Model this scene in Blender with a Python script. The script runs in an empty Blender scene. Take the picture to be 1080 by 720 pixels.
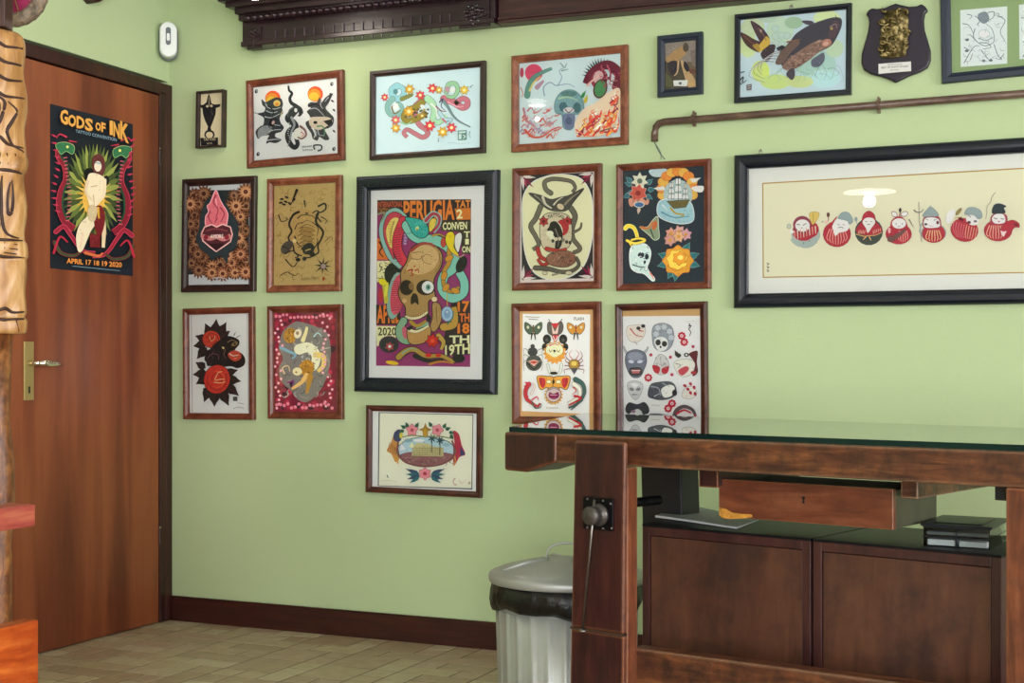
import bpy, bmesh, math, random
from mathutils import Vector, Matrix
random.seed(7)
C = bpy.context.scene.collection
PI = math.pi
# ------------------------------------------------------------------ camera
CAM = Vector((3.561, -4.526, 1.02)); YAW = math.radians(24.1); F = 1440.0; HZ = 390.0
FW = Vector((-math.sin(YAW), math.cos(YAW), 0)); RT = Vector((math.cos(YAW), math.sin(YAW), 0)); UP = Vector((0, 0, 1))
def ray(x, y): return FW + RT*((x-540)/F) + UP*((HZ-y)/F)
def at(x, y, z): return CAM + ray(x, y)*z                 # point at depth z
def on_plane(x, y, p, n):
    d = ray(x, y); return CAM + d*((p-CAM).dot(n)/d.dot(n))
def on_y(x, y, Y): return on_plane(x, y, Vector((0, Y, 0)), Vector((0, 1, 0)))
def on_x(x, y, X): return on_plane(x, y, Vector((X, 0, 0)), Vector((1, 0, 0)))
def on_z(x, y, Z): return on_plane(x, y, Vector((0, 0, Z)), Vector((0, 0, 1)))
cd = bpy.data.cameras.new('camera'); co = bpy.data.objects.new('camera', cd); C.objects.link(co)
co.location = CAM; co.rotation_euler = (PI/2, 0, YAW); cd.sensor_width = 36; cd.lens = F/1080*36
cd.shift_y = (HZ-360)/1080.0; cd.clip_start = .05
bpy.context.scene.camera = co
# ------------------------------------------------------------------ colour / materials
def lin(h, a=1.0):
    h = h.lstrip('#')
    if len(h) == 3: h = ''.join(c*2 for c in h)
    v = [int(h[i:i+2], 16)/255 for i in (0, 2, 4)]
    return tuple((c/12.92 if c <= .04045 else ((c+.055)/1.055)**2.4)*a for c in v) + (1,)
def newmat(name):
    m = bpy.data.materials.new(name); m.use_nodes = True
    nt = m.node_tree; return m, nt, nt.nodes['Principled BSDF']
def N(nt, t, **k):
    n = nt.nodes.new(t)
    for a, b in k.items():
        if hasattr(n, a): setattr(n, a, b)
    return n
def plain(name, col, rough=.5, metal=0, bump=0, bscale=60, var=0, vscale=4, spec=.5):
    m, nt, b = newmat(name); L = nt.links
    c = lin(col); b.inputs['Base Color'].default_value = c; b.inputs['Roughness'].default_value = rough
    b.inputs['Metallic'].default_value = metal; b.inputs['Specular IOR Level'].default_value = spec
    tc = N(nt, 'ShaderNodeTexCoord')
    if var:
        no = N(nt, 'ShaderNodeTexNoise'); no.inputs['Scale'].default_value = vscale; no.inputs['Detail'].default_value = 5
        L.new(tc.outputs['Object'], no.inputs['Vector'])
        r = N(nt, 'ShaderNodeValToRGB'); r.color_ramp.elements[0].position = .3; r.color_ramp.elements[1].position = .7
        r.color_ramp.elements[0].color = tuple(x*(1-var) for x in c[:3])+(1,); r.color_ramp.elements[1].color = tuple(min(1, x*(1+var)) for x in c[:3])+(1,)
        L.new(no.outputs['Fac'], r.inputs['Fac']); L.new(r.outputs['Color'], b.inputs['Base Color'])
    if bump:
        n2 = N(nt, 'ShaderNodeTexNoise'); n2.inputs['Scale'].default_value = bscale; n2.inputs['Detail'].default_value = 4
        L.new(tc.outputs['Object'], n2.inputs['Vector'])
        bp = N(nt, 'ShaderNodeBump'); bp.inputs['Strength'].default_value = bump; bp.inputs['Distance'].default_value = .01
        L.new(n2.outputs['Fac'], bp.inputs['Height']); L.new(bp.outputs['Normal'], b.inputs['Normal'])
    return m
def wood(name, dark, mid, light, stretch=(1, 1, 12), scale=6, rough=.4, bump=.15, mott=0.0, mcol='#1a0d08', mscale=9, wave=0, coat=0, wear=None, wrad=.006):
    """grain runs along the axis with the SMALL stretch value"""
    m, nt, b = newmat(name); L = nt.links
    tc = N(nt, 'ShaderNodeTexCoord'); mp = N(nt, 'ShaderNodeMapping'); mp.inputs['Scale'].default_value = stretch
    L.new(tc.outputs['Object'], mp.inputs['Vector'])
    n1 = N(nt, 'ShaderNodeTexNoise'); n1.inputs['Scale'].default_value = scale; n1.inputs['Detail'].default_value = 8; n1.inputs['Roughness'].default_value = .62; n1.inputs['Distortion'].default_value = .6
    L.new(mp.outputs['Vector'], n1.inputs['Vector'])
    src = n1.outputs['Fac']
    if wave:
        w = N(nt, 'ShaderNodeTexWave'); w.inputs['Scale'].default_value = wave; w.inputs['Distortion'].default_value = 7; w.inputs['Detail'].default_value = 3; w.inputs['Detail Scale'].default_value = .7
        L.new(mp.outputs['Vector'], w.inputs['Vector'])
        mx = N(nt, 'ShaderNodeMix'); mx.data_type = 'FLOAT'; mx.inputs['Factor'].default_value = .35
        L.new(src, mx.inputs[2]); L.new(w.outputs['Fac'], mx.inputs[3]); src = mx.outputs[0]
    r = N(nt, 'ShaderNodeValToRGB'); e = r.color_ramp.elements
    e[0].position = .3; e[0].color = lin(dark); e[1].position = .72; e[1].color = lin(light)
    k = e.new(.5); k.color = lin(mid)
    L.new(src, r.inputs['Fac']); out = r.outputs['Color']
    if mott:
        n3 = N(nt, 'ShaderNodeTexNoise'); n3.inputs['Scale'].default_value = mscale; n3.inputs['Detail'].default_value = 6; n3.inputs['Roughness'].default_value = .7
        L.new(tc.outputs['Object'], n3.inputs['Vector'])
        r3 = N(nt, 'ShaderNodeValToRGB'); r3.color_ramp.elements[0].position = .42; r3.color_ramp.elements[1].position = .66
        L.new(n3.outputs['Fac'], r3.inputs['Fac'])
        mu = N(nt, 'ShaderNodeMath', operation='MULTIPLY'); mu.inputs[1].default_value = mott; L.new(r3.outputs['Color'], mu.inputs[0])
        m3 = N(nt, 'ShaderNodeMix'); m3.data_type = 'RGBA'; L.new(mu.outputs[0], m3.inputs[0]); L.new(out, m3.inputs[6]); m3.inputs[7].default_value = lin(mcol)
        out = m3.outputs[2]
    if wear:
        be = N(nt, 'ShaderNodeBevel'); be.samples = 6; be.inputs['Radius'].default_value = wrad; ge = N(nt, 'ShaderNodeNewGeometry')
        dt = N(nt, 'ShaderNodeVectorMath', operation='DOT_PRODUCT'); L.new(be.outputs[0], dt.inputs[0]); L.new(ge.outputs['Normal'], dt.inputs[1])
        wn = N(nt, 'ShaderNodeTexNoise'); wn.inputs['Scale'].default_value = 38; wn.inputs['Detail'].default_value = 4; L.new(tc.outputs['Object'], wn.inputs['Vector'])
        sb = N(nt, 'ShaderNodeMath', operation='SUBTRACT'); sb.inputs[0].default_value = 1; L.new(dt.outputs['Value'], sb.inputs[1])
        m1 = N(nt, 'ShaderNodeMath', operation='MULTIPLY'); L.new(sb.outputs[0], m1.inputs[0]); L.new(wn.outputs['Fac'], m1.inputs[1])
        m2 = N(nt, 'ShaderNodeMath', operation='MULTIPLY'); m2.use_clamp = True; L.new(m1.outputs[0], m2.inputs[0]); m2.inputs[1].default_value = 22
        m4 = N(nt, 'ShaderNodeMix'); m4.data_type = 'RGBA'; L.new(m2.outputs[0], m4.inputs[0]); L.new(out, m4.inputs[6]); m4.inputs[7].default_value = lin(wear); out = m4.outputs[2]
    L.new(out, b.inputs['Base Color']); b.inputs['Roughness'].default_value = rough
    b.inputs['Coat Weight'].default_value = coat; b.inputs['Coat Roughness'].default_value = .15
    if bump:
        bp = N(nt, 'ShaderNodeBump'); bp.inputs['Strength'].default_value = bump; bp.inputs['Distance'].default_value = .004
        L.new(src, bp.inputs['Height']); L.new(bp.outputs['Normal'], b.inputs['Normal'])
    return m
def glassmat(name, ior=1.45, tint=(1, 1, 1, 1), base=0.0, rough=0.0):
    m = bpy.data.materials.new(name); m.use_nodes = True; nt = m.node_tree; nt.nodes.clear(); L = nt.links
    o = N(nt, 'ShaderNodeOutputMaterial'); t = N(nt, 'ShaderNodeBsdfTransparent'); g = N(nt, 'ShaderNodeBsdfGlossy')
    t.inputs['Color'].default_value = tint; g.inputs['Roughness'].default_value = rough
    fr = N(nt, 'ShaderNodeFresnel'); fr.inputs['IOR'].default_value = ior
    mx = N(nt, 'ShaderNodeMixShader'); L.new(fr.outputs[0], mx.inputs[0]); L.new(t.outputs[0], mx.inputs[1]); L.new(g.outputs[0], mx.inputs[2]); L.new(mx.outputs[0], o.inputs[0])
    return m
# ------------------------------------------------------------------ mesh helpers
def box(bm, x0, x1, y0, y1, z0, z1, M=None):
    v = [bm.verts.new((x, y, z)) for x in (x0, x1) for y in (y0, y1) for z in (z0, z1)]
    for f in ((0, 1, 3, 2), (4, 6, 7, 5), (0, 4, 5, 1), (2, 3, 7, 6), (0, 2, 6, 4), (1, 5, 7, 3)): bm.faces.new([v[i] for i in f])
    if M is not None:
        for q in v: q.co = M @ q.co
    return v
def lathe(bm, prof, n=40, M=None, wob=None):
    rings = []
    for (r, z) in prof:
        ring = []
        for i in range(n):
            a = 2*PI*i/n; rr = r*(1 if wob is None else wob(a, z)); p = Vector((rr*math.cos(a), rr*math.sin(a), z))
            ring.append(bm.verts.new(M @ p if M is not None else p))
        rings.append(ring)
    for a, b in zip(rings, rings[1:]):
        for i in range(n): bm.faces.new((a[i], a[(i+1) % n], b[(i+1) % n], b[i]))
    if prof[0][0] > 1e-6: bm.faces.new(rings[0][::-1])
    if prof[-1][0] > 1e-6: bm.faces.new(rings[-1])
def tube(bm, pts, r, n=10):
    pts = [Vector(p) for p in pts]; rings = []
    rs = r if isinstance(r, (list, tuple)) else [r]*len(pts)
    up = Vector((.13, .21, .97))
    for i, p in enumerate(pts):
        d = (pts[min(i+1, len(pts)-1)] - pts[max(i-1, 0)]).normalized()
        a = d.cross(up)
        if a.length < .05: a = d.cross(Vector((1, 0, 0)))
        a.normalize(); b = d.cross(a).normalized()
        rings.append([bm.verts.new(p + (a*math.cos(2*PI*k/n) + b*math.sin(2*PI*k/n))*rs[i]) for k in range(n)])
    for a, b in zip(rings, rings[1:]):
        for i in range(n): bm.faces.new((a[i], a[(i+1) % n], b[(i+1) % n], b[i]))
    bm.faces.new(rings[0][::-1]); bm.faces.new(rings[-1])
def prism(bm, poly, d, O, U, V, W):
    """poly in (u,v) extruded by d along W"""
    a = [bm.verts.new(O+U*p[0]+V*p[1]) for p in poly]; b = [bm.verts.new(O+U*p[0]+V*p[1]+W*d) for p in poly]
    n = len(poly)
    try: bm.faces.new(a); bm.faces.new(b[::-1])
    except Exception: pass
    for i in range(n): bm.faces.new((a[i], b[i], b[(i+1) % n], a[(i+1) % n]))
def smooth_line(pts, k=6, closed=False):
    n = len(pts); out = []
    if n < 3: return list(pts)
    rng = range(n) if closed else range(n-1)
    for i in rng:
        if closed: p0, p1, p2, p3 = pts[(i-1) % n], pts[i], pts[(i+1) % n], pts[(i+2) % n]
        else: p0, p1, p2, p3 = pts[max(i-1, 0)], pts[i], pts[i+1], pts[min(i+2, n-1)]
        for j in range(k):
            t = j/k
            out.append(tuple(.5*((2*b)+(-a+c)*t+(2*a-5*b+4*c-d)*t*t+(-a+3*b-3*c+d)*t**3) for a, b, c, d in zip(p0, p1, p2, p3)))
    if not closed: out.append(tuple(pts[-1]))
    return out
def obj(name, bm, m, parent=None, bevel=0, smooth=False, seg=2, loc=None):
    bmesh.ops.recalc_face_normals(bm, faces=bm.faces[:])
    me = bpy.data.meshes.new(name); bm.to_mesh(me); bm.free()
    o = bpy.data.objects.new(name, me); C.objects.link(o)
    for k in (m if isinstance(m, (list, tuple)) else [m]): me.materials.append(k)
    if smooth: me.polygons.foreach_set('use_smooth', [True]*len(me.polygons))
    if bevel:
        b = o.modifiers.new('bevel', 'BEVEL'); b.width = bevel; b.segments = seg; b.limit_method = 'ANGLE'; b.angle_limit = math.radians(40)
    if parent is not None: o.parent = parent
    if loc is not None: o.location = loc
    return o
def tag(o, label=None, cat=None, group=None, kind=None):
    if label: o['label'] = label
    if cat: o['category'] = cat
    if group: o['group'] = group
    if kind: o['kind'] = kind
    return o
def thing(name, label, cat, loc=(0, 0, 0), rotz=0, group=None):
    o = bpy.data.objects.new(name, None); C.objects.link(o); o.location = loc; o.rotation_euler = (0, 0, rotz); o.empty_display_size = .05
    return tag(o, label, cat, group)
def struct(name, bm, m, parent=None, **k):
    o = obj(name, bm, m, parent, **k)
    if parent is None: o['kind'] = 'structure'
    return o
def BM(): return bmesh.new()
# ------------------------------------------------------------------ glyphs
_gl = {}
def glyphs(text, off=0.0):
    key = (text, off)
    if key in _gl: return _gl[key]
    cu = bpy.data.curves.new('t', 'FONT'); cu.body = text; cu.offset = off; cu.resolution_u = 2
    o = bpy.data.objects.new('t', cu); C.objects.link(o)
    dg = bpy.context.evaluated_depsgraph_get(); me = o.evaluated_get(dg).to_mesh()
    vs = [(v.co.x, v.co.y) for v in me.vertices]; fs = [tuple(p.vertices) for p in me.polygons]
    o.evaluated_get(dg).to_mesh_clear(); bpy.data.objects.remove(o); bpy.data.curves.remove(cu)
    x0 = min(v[0] for v in vs); x1 = max(v[0] for v in vs); y0 = min(v[1] for v in vs); y1 = max(v[1] for v in vs)
    vs = [((x-x0)/(x1-x0), (y-y0)/(y1-y0)) for x, y in vs]
    _gl[key] = (vs, fs); return _gl[key]
# ------------------------------------------------------------------ ink art on a flat sheet
class Art:
    STEP = 3.2e-5
    def __init__(s, crop, local, Nrm, base=None):
        """crop=(ox,oy,scale): drawing coords -> photo coordinates ; local(px,py)-> 3D local point on sheet; Nrm local outward normal"""
        s.ox, s.oy, s.k = crop; s.local = local; s.n = Vector(Nrm); s.v = []; s.f = []; s.c = []; s.lay = 1
        s.jit = random.Random(3)
    def pt(s, x, y): return s.local(s.ox+x/s.k, s.oy+y/s.k) + s.n*(s.lay*s.STEP)
    def add(s, pts, faces, col):
        b = len(s.v); s.v += [s.pt(*p) for p in pts]; c = tuple(min(.86, q*1.22) for q in lin(col)[:3])+(1,)
        for f in faces: s.f.append([b+i for i in f]); s.c.append(c)
        s.lay += 1
    TX = True
    def tex(s, pts, col):
        """pen shading: short strokes a little darker or lighter than the filled shape"""
        A_ = abs(sum(a[0]*b[1]-b[0]*a[1] for a, b in zip(pts, pts[1:]+pts[:1])))/2/s.k**2
        if not s.TX or A_ < 22 or A_ > 1500: return
        xs = [p[0] for p in pts]; ys = [p[1] for p in pts]; r = s.jit; n = min(150, int(A_/7)); V = []; Fc = []
        def inside(x, y):
            c = False; j = len(pts)-1
            for i in range(len(pts)):
                if (pts[i][1] > y) != (pts[j][1] > y) and x < (pts[j][0]-pts[i][0])*(y-pts[i][1])/(pts[j][1]-pts[i][1])+pts[i][0]: c = not c
                j = i
            return c
        h = col.lstrip('#'); h = ''.join(c*2 for c in h) if len(h) == 3 else h; v = [int(h[i:i+2], 16) for i in (0, 2, 4)]
        lum = sum(v)/3; dk = '#%02x%02x%02x' % tuple(int(c*(.62 if lum > 60 else .5)) for c in v); lt = '#%02x%02x%02x' % tuple(int(min(235, c*1.18+(22 if lum > 60 else 34))) for c in v)
        cx, cy = sum(xs)/len(xs), sum(ys)/len(ys)
        for c_, sh in ((dk, .55), (lt, .45)):
            V = []; Fc = []
            for _ in range(int(n*sh)):
                x, y = r.uniform(min(xs), max(xs)), r.uniform(min(ys), max(ys)); a = math.atan2(y-cy, x-cx)+1.2*r.choice((0, 1))+r.uniform(-.3, .3); L_ = r.uniform(1.2, 3.4)*s.k; w_ = r.uniform(.25, .5)*s.k
                x2, y2 = x+L_*math.cos(a), y+L_*math.sin(a)
                if not (inside(x, y) and inside(x2, y2)): continue
                nx, ny = -math.sin(a)*w_/2, math.cos(a)*w_/2; m = ((x+x2)/2+nx*1.6, (y+y2)/2+ny*1.6); b = len(V)
                V += [(x, y), (m[0]+nx, m[1]+ny), (x2, y2), (m[0]-nx, m[1]-ny)]; Fc.append([b, b+1, b+2, b+3])
            if V: s.add(V, Fc, c_)
    def P(s, pts, col, ol=None, w=2, sm=False):
        if sm: pts = smooth_line(pts, 5, True)
        s.add(pts, [list(range(len(pts)))], col); s.tex(pts, col)
        if ol: s.S(list(pts)+[pts[0]], w, ol, sm=False)
    def E(s, x, y, rx, ry=None, col='#000', rot=0, ol=None, w=2, n=18):
        ry = rx if ry is None else ry; c, t = math.cos(math.radians(rot)), math.sin(math.radians(rot))
        pts = [(x+rx*math.cos(a)*c-ry*math.sin(a)*t, y+rx*math.cos(a)*t+ry*math.sin(a)*c) for a in [2*PI*i/n for i in range(n)]]
        if ol: s.add([(x+(px-x)*(1+w/rx), y+(py-y)*(1+w/ry)) for px, py in pts], [list(range(n))], ol)
        s.add(pts, [list(range(n))], col); s.tex(pts, col)
    def S(s, pts, w, col, w2=None, sm=True, ol=None, ow=2):
        if sm: pts = smooth_line(pts, 6)
        w2 = w if w2 is None else w2; n = len(pts)
        for (extra, c) in (((ow, ol),) if ol else ()) + ((0, col),):
            L = []; R = []
            for i, p in enumerate(pts):
                a = pts[max(i-1, 0)]; b = pts[min(i+1, n-1)]; dx, dy = b[0]-a[0], b[1]-a[1]; d = math.hypot(dx, dy) or 1
                hw = (w+(w2-w)*i/(n-1))/2+extra; L.append((p[0]-dy/d*hw, p[1]+dx/d*hw)); R.append((p[0]+dy/d*hw, p[1]-dx/d*hw))
            s.add(L+R, [[i, i+1, n+i+1, n+i] for i in range(n-1)], c)
            if w > 6: tx = s.TX; s.TX = False; s.E(pts[0][0], pts[0][1], w/2+extra, None, c, n=12); s.TX = tx
    def F(s, x, y, r, col, n=5, inner=.5, rot=0, ol=None, w=2, ctr=None, sy=1, rnd=False):
        def ring(R, I):
            o = []
            for i in range(2*n):
                a = PI*i/n+math.radians(rot)-PI/2; q = R if i % 2 == 0 else I; o.append((x+q*math.cos(a), y+q*math.sin(a)*sy))
            return smooth_line(o, 3, True) if rnd else o
        if ol: s.P(ring(r+w*1.6, r*inner+w*1.2), ol)
        s.P(ring(r, r*inner), col)
        if ctr: s.E(x, y, r*.3, r*.3*sy, ctr, n=10)
    def LF(s, x, y, ang, ln, wd, col, ol=None, w=2, vein=None):
        c, t = math.cos(math.radians(ang)), math.sin(math.radians(ang))
        q = [(0, 0), (.25, .5), (.55, .42), (.75, .2), (1, 0), (.75, -.2), (.55, -.42), (.25, -.5)]
        f = lambda L, W, x0=0: [(x+(a*L+x0)*c-b*W*t, y+(a*L+x0)*t+b*W*c) for a, b in q]
        if ol: s.P(f(ln+2*w, wd+2*w, -w), ol)
        s.P(f(ln, wd), col)
        if vein: s.S([(x+ln*.1*c, y+ln*.1*t), (x+ln*.85*c, y+ln*.85*t)], w*.8, vein, sm=False)
    def T(s, text, x0, y0, x1, y1, h, col, off=.0, arc=0, dx=0):
        """baseline from (x0,y0) to (x1,y1), cap height h (drawing units); arc lifts the middle"""
        vs, fs = glyphs(text, off); ux, uy = x1-x0, y1-y0
        s.add([(x0+ux*u+dx*v, y0+uy*u-v*h-arc*4*u*(1-u)) for u, v in vs], fs, col)
    def K(s, x0, y0, x1, y1, n, w, cols, ln=18, sd=1):
        """field of n little pen strokes"""
        r = random.Random(sd)
        for i in range(n):
            x, y = r.uniform(x0, x1), r.uniform(y0, y1); a = r.uniform(0, 2*PI)
            m = (x+ln*.5*math.cos(a), y+ln*.5*math.sin(a)); e = (m[0]+ln*.5*math.cos(a+1.1), m[1]+ln*.5*math.sin(a+1.1))
            s.S([(x, y), m, e], w, r.choice(cols), w*.4)
            s.lay -= 0 if i % 5 == 0 else 1
    def build(s, name, parent, mat, base=None, basecol='#fff'):
        """base = list of local corner points of the sheet"""
        g_ = tuple(min(.86, q*1.22) for q in lin(basecol)[:3])+(1,)
        me = bpy.data.meshes.new(name); v = list(s.v); f = list(s.f); c = list(s.c)
        if base:
            b = len(v); v += [Vector(p) for p in base]; f.append([b, b+1, b+2, b+3]); c.append(g_)
            bk = [Vector(p)-s.n*.0006 for p in base]; v += bk
            f.append([b+7, b+6, b+5, b+4]); c.append(g_)
            for i in range(4): f.append([b+i, b+4+i, b+4+(i+1) % 4, b+(i+1) % 4]); c.append(g_)
        me.from_pydata([tuple(p) for p in v], [], f)
        at_ = me.color_attributes.new('ink', 'FLOAT_COLOR', 'CORNER'); buf = []
        for p, col in zip(me.polygons, c): buf += list(col)*p.loop_total
        at_.data.foreach_set('color', buf); me.materials.append(mat)
        if s.lay > 200: print('LAYERS', name, parent.name, s.lay)
        o = bpy.data.objects.new(name, me); C.objects.link(o); o.parent = parent; return o
# ------------------------------------------------------------------ materials
def inkmat():
    m, nt, b = newmat('printed_ink'); a = N(nt, 'ShaderNodeAttribute'); a.attribute_name = 'ink'
    nt.links.new(a.outputs['Color'], b.inputs['Base Color']); b.inputs['Roughness'].default_value = .6; b.inputs['Specular IOR Level'].default_value = .2
    return m
INK = inkmat()
M = dict(
 wall=plain('green_wall_paint', '#b1c195', .75, bump=.06, bscale=90, var=.03, vscale=1.3, spec=.25),
 cream=plain('cream_wall_paint', '#d9d2bd', .8), ceil=plain('ceiling_paint', '#dcdcd6', .85),
 skirt=wood('baseboard_wood', '#260706', '#35100b', '#451a10', (1, 6, 14), 5, .4),
 doorw=wood('door_veneer', '#602b16', '#75391e', '#8a4a29', (5, 5, .45), 3.2, .45, .05, wave=1.2),
 doorf=wood('door_frame_wood', '#200d0b', '#331511', '#452019', (9, 9, .6), 3, .35),
 brass=plain('aged_brass', '#bba76c', .4, .7), chrome=plain('polished_metal', '#e8e0d4', .12, 1),
 black=plain('black_plastic', '#0b0b0c', .4), 
 fr_red=wood('frame_red_wood', '#4b2012', '#693221', '#804a31', (6, 6, 6), 4, .35, .05),
 fr_brn=wood('frame_brown_wood', '#2c1009', '#461b10', '#5b2818', (6, 6, 6), 4, .35, .05),
 fr_drk=wood('frame_dark_wood', '#1b0d0b', '#2a1512', '#38201a', (6, 6, 6), 4, .35, .05),
 fr_gold=wood('frame_honey_wood', '#5c2c1a', '#7c442c', '#996044', (6, 6, 6), 4, .35, .05),
 fr_blk=plain('frame_black_lacquer', '#09111d', .28), fr_navy=plain('frame_blue_black_lacquer', '#0c1524', .42),
 fr_slate=plain('frame_slate_paint', '#141f31', .45),
 pglass=glassmat('picture_glass', 1.45),
 bench=wood('old_bench_wood', '#3a190e', '#5f341e', '#8c562f', (1.2, 9, 9), 5, .42, .4, mott=.85, mcol='#1e0e0c', mscale=17, wear='#b08a6c'),
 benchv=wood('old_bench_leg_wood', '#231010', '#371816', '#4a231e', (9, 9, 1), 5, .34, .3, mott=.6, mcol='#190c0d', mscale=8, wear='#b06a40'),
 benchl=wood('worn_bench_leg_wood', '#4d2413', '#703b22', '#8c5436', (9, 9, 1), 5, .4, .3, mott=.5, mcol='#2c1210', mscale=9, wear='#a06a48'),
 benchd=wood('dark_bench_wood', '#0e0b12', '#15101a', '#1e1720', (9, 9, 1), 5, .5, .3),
 edge=wood('worn_edge_wood', '#7c3514', '#a8501f', '#cf7c42', (9, 9, 1), 5, .4, .2),
 drawer=wood('drawer_wood', '#57281a', '#743b25', '#8b5236', (1.2, 7, 7), 4, .35, .2, mott=.35, mcol='#33150c', mscale=14, wear='#a8744c', wrad=.003),
 chip=plain('bare_yellow_wood', '#c58a34', .6, var=.35, vscale=60, bump=.6, bscale=120),
 cab=wood('cabinet_veneer', '#43251a', '#563325', '#67402e', (7, 7, 1.3), 2.6, .42, .05, mott=.7, mcol='#2a1c1c', mscale=7),
 cabf=wood('cabinet_edge_wood', '#30171a', '#3f2120', '#4e2b26', (7, 7, 1), 4, .35, .05),
 cabtop=plain('dark_cabinet_top', '#0d0f13', .45, spec=.2),
 iron=plain('blackened_iron', '#17171b', .38, .7, bump=.2), steel=plain('worn_steel', '#77716c', .35, 1),
 galv=plain('galvanised_steel', '#b2b4b0', .48, .55, bump=.06, bscale=40, var=.1, vscale=7), bag=plain('black_bin_bag', '#0d0b0b', .32, bump=.7, bscale=26),
 paper=plain('loose_paper', '#c9cbcc', .6), card=plain('white_card', '#dfe2e6', .6),
 smoke=plain('smoky_clear_plastic', '#6d7570', .15), dplast=plain('dark_blue_plastic', '#0b141c', .4, spec=.3),
 copper=wood('painted_copper_pipe', '#3f2c24', '#5c463a', '#78604f', (2, 9, 9), 6, .35, .1),
 lint=wood('carved_lintel_wood', '#180b13', '#25121a', '#352028', (1, 9, 9), 4, .28, .2), lint2=wood('plain_lintel_wood', '#241012', '#36191a', '#4a2826', (1, 9, 9), 4, .4, .2),
 totem=wood('carved_totem_wood', '#7d5128', '#aa7c46', '#d2ac78', (6, 6, 1), 5, .35, .3), groove=plain('dark_carved_groove', '#33180c', .6),
 tpost=wood('dark_post_wood', '#2c1612', '#40241d', '#54352b', (7, 7, 1), 5, .4, .2), shaft=wood('gnarled_shaft_wood', '#42200f', '#7c4a24', '#a9753f', (6, 6, 2), 9, .4, .6, mott=.6, mcol='#2c140b', mscale=25),
 seat=wood('orange_bench_wood', '#742208', '#ab4a18', '#cf7430', (4, .7, 4), 5, .3, .2, mott=.5, mcol='#6b160c', mscale=6), arm=wood('reddish_arm_wood', '#6f2418', '#99453a', '#b46a4a', (7, .9, 7), 5, .35, .2),
 white=plain('white_plastic', '#dde2e0', .4), grey=plain('grey_plastic', '#5c6468', .5),
 bronze=plain('gilt_bronze_relief', '#8a7a50', .42, .75, bump=.5, bscale=90, var=.55, vscale=50), plaque=plain('dark_plum_shield_wood', '#1c1326', .3), silver=plain('engraved_silver_plate', '#d4d5d4', .3, .4),
 magenta=plain('magenta_cloth', '#8e1748', .5, var=.25, vscale=30), carve=plain('carved_gilt_border', '#7b6a58', .5, bump=.8, bscale=70, var=.5, vscale=60),
)
def tilemat():
    m, nt, b = newmat('floor_tile'); a = N(nt, 'ShaderNodeAttribute'); a.attribute_name = 'ink'; L = nt.links
    tc = N(nt, 'ShaderNodeTexCoord'); no = N(nt, 'ShaderNodeTexNoise'); no.inputs['Scale'].default_value = 22; no.inputs['Detail'].default_value = 6; L.new(tc.outputs['Object'], no.inputs['Vector'])
    r = N(nt, 'ShaderNodeValToRGB'); r.color_ramp.elements[0].position = .3; r.color_ramp.elements[0].color = (.78, .74, .7, 1); r.color_ramp.elements[1].position = .65; r.color_ramp.elements[1].color = (1, 1, 1, 1)
    L.new(no.outputs['Fac'], r.inputs['Fac']); mx = N(nt, 'ShaderNodeMix'); mx.data_type = 'RGBA'; mx.blend_type = 'MULTIPLY'; mx.inputs[0].default_value = 1
    L.new(a.outputs['Color'], mx.inputs[6]); L.new(r.outputs['Color'], mx.inputs[7]); L.new(mx.outputs[2], b.inputs['Base Color']); b.inputs['Roughness'].default_value = .38
    return m
M['tile'] = tilemat(); M['grout'] = plain('floor_grout', '#4e4232', .9)
def benchglass():
    m = glassmat('bench_glass', 1.5, (.62, .86, .76, 1)); return m
M['bglass'] = benchglass(); M['gedge'] = plain('green_glass_edge', '#04201f', .15, spec=.3)
def emis(name, col, s):
    m, nt, b = newmat(name); b.inputs['Emission Color'].default_value = lin(col); b.inputs['Emission Strength'].default_value = s; b.inputs['Base Color'].default_value = lin(col); return m
M['bulb'] = emis('lit_bulb', '#fff6ea', 30); M['shade'] = emis('lamplit_shade_emission', '#fff8ee', 7)  # shade emission stands in for bulb light on the white enamel
# ------------------------------------------------------------------ room
RX, RY, RZ = 7.2, -8.4, 2.95
bm = BM(); box(bm, -.15, RX+.15, 0, .15, 0, RZ); struct('wall_back', bm, M['wall'])
# door geometry on the left wall (leaf px 165..~17)
dR = on_x(165, 400, 0).y; dL = on_x(14, 400, 0).y; topz = on_x(165, 101, 0).z
DY1 = dR; DY0 = DY1-.84; DZ = topz
bm = BM(); box(bm, -.15, 0, RY, DY0-.09, 0, RZ); box(bm, -.15, 0, DY1+.07, 0, 0, RZ); box(bm, -.15, 0, DY0-.09, DY1+.07, DZ+.07, RZ)
struct('wall_left', bm, M['wall'])
zo = on_x(100, 66.1, .016).z
bm = BM(); box(bm, -.05, .016, DY1+.004, -.004, 0, DZ+.02)                       # right jamb up to the corner
box(bm, -.05, .016, DY0-.08, DY0-.004, 0, DZ+.02); box(bm, -.05, .016, DY0-.08, -.004, DZ+.006, zo)
box(bm, -.05, .019, DY1+.04, -.003, 0, zo)
box(bm, -.15, -.031, DY0-.09, DY1+.07, -.002, DZ+.07); struct('trim_1', bm, M['doorf'], bevel=.004)
bm = BM(); box(bm, -.03, .012, DY0, DY1, .004, DZ); door = struct('door_1', bm, M['doorw'], bevel=.003)
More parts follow.
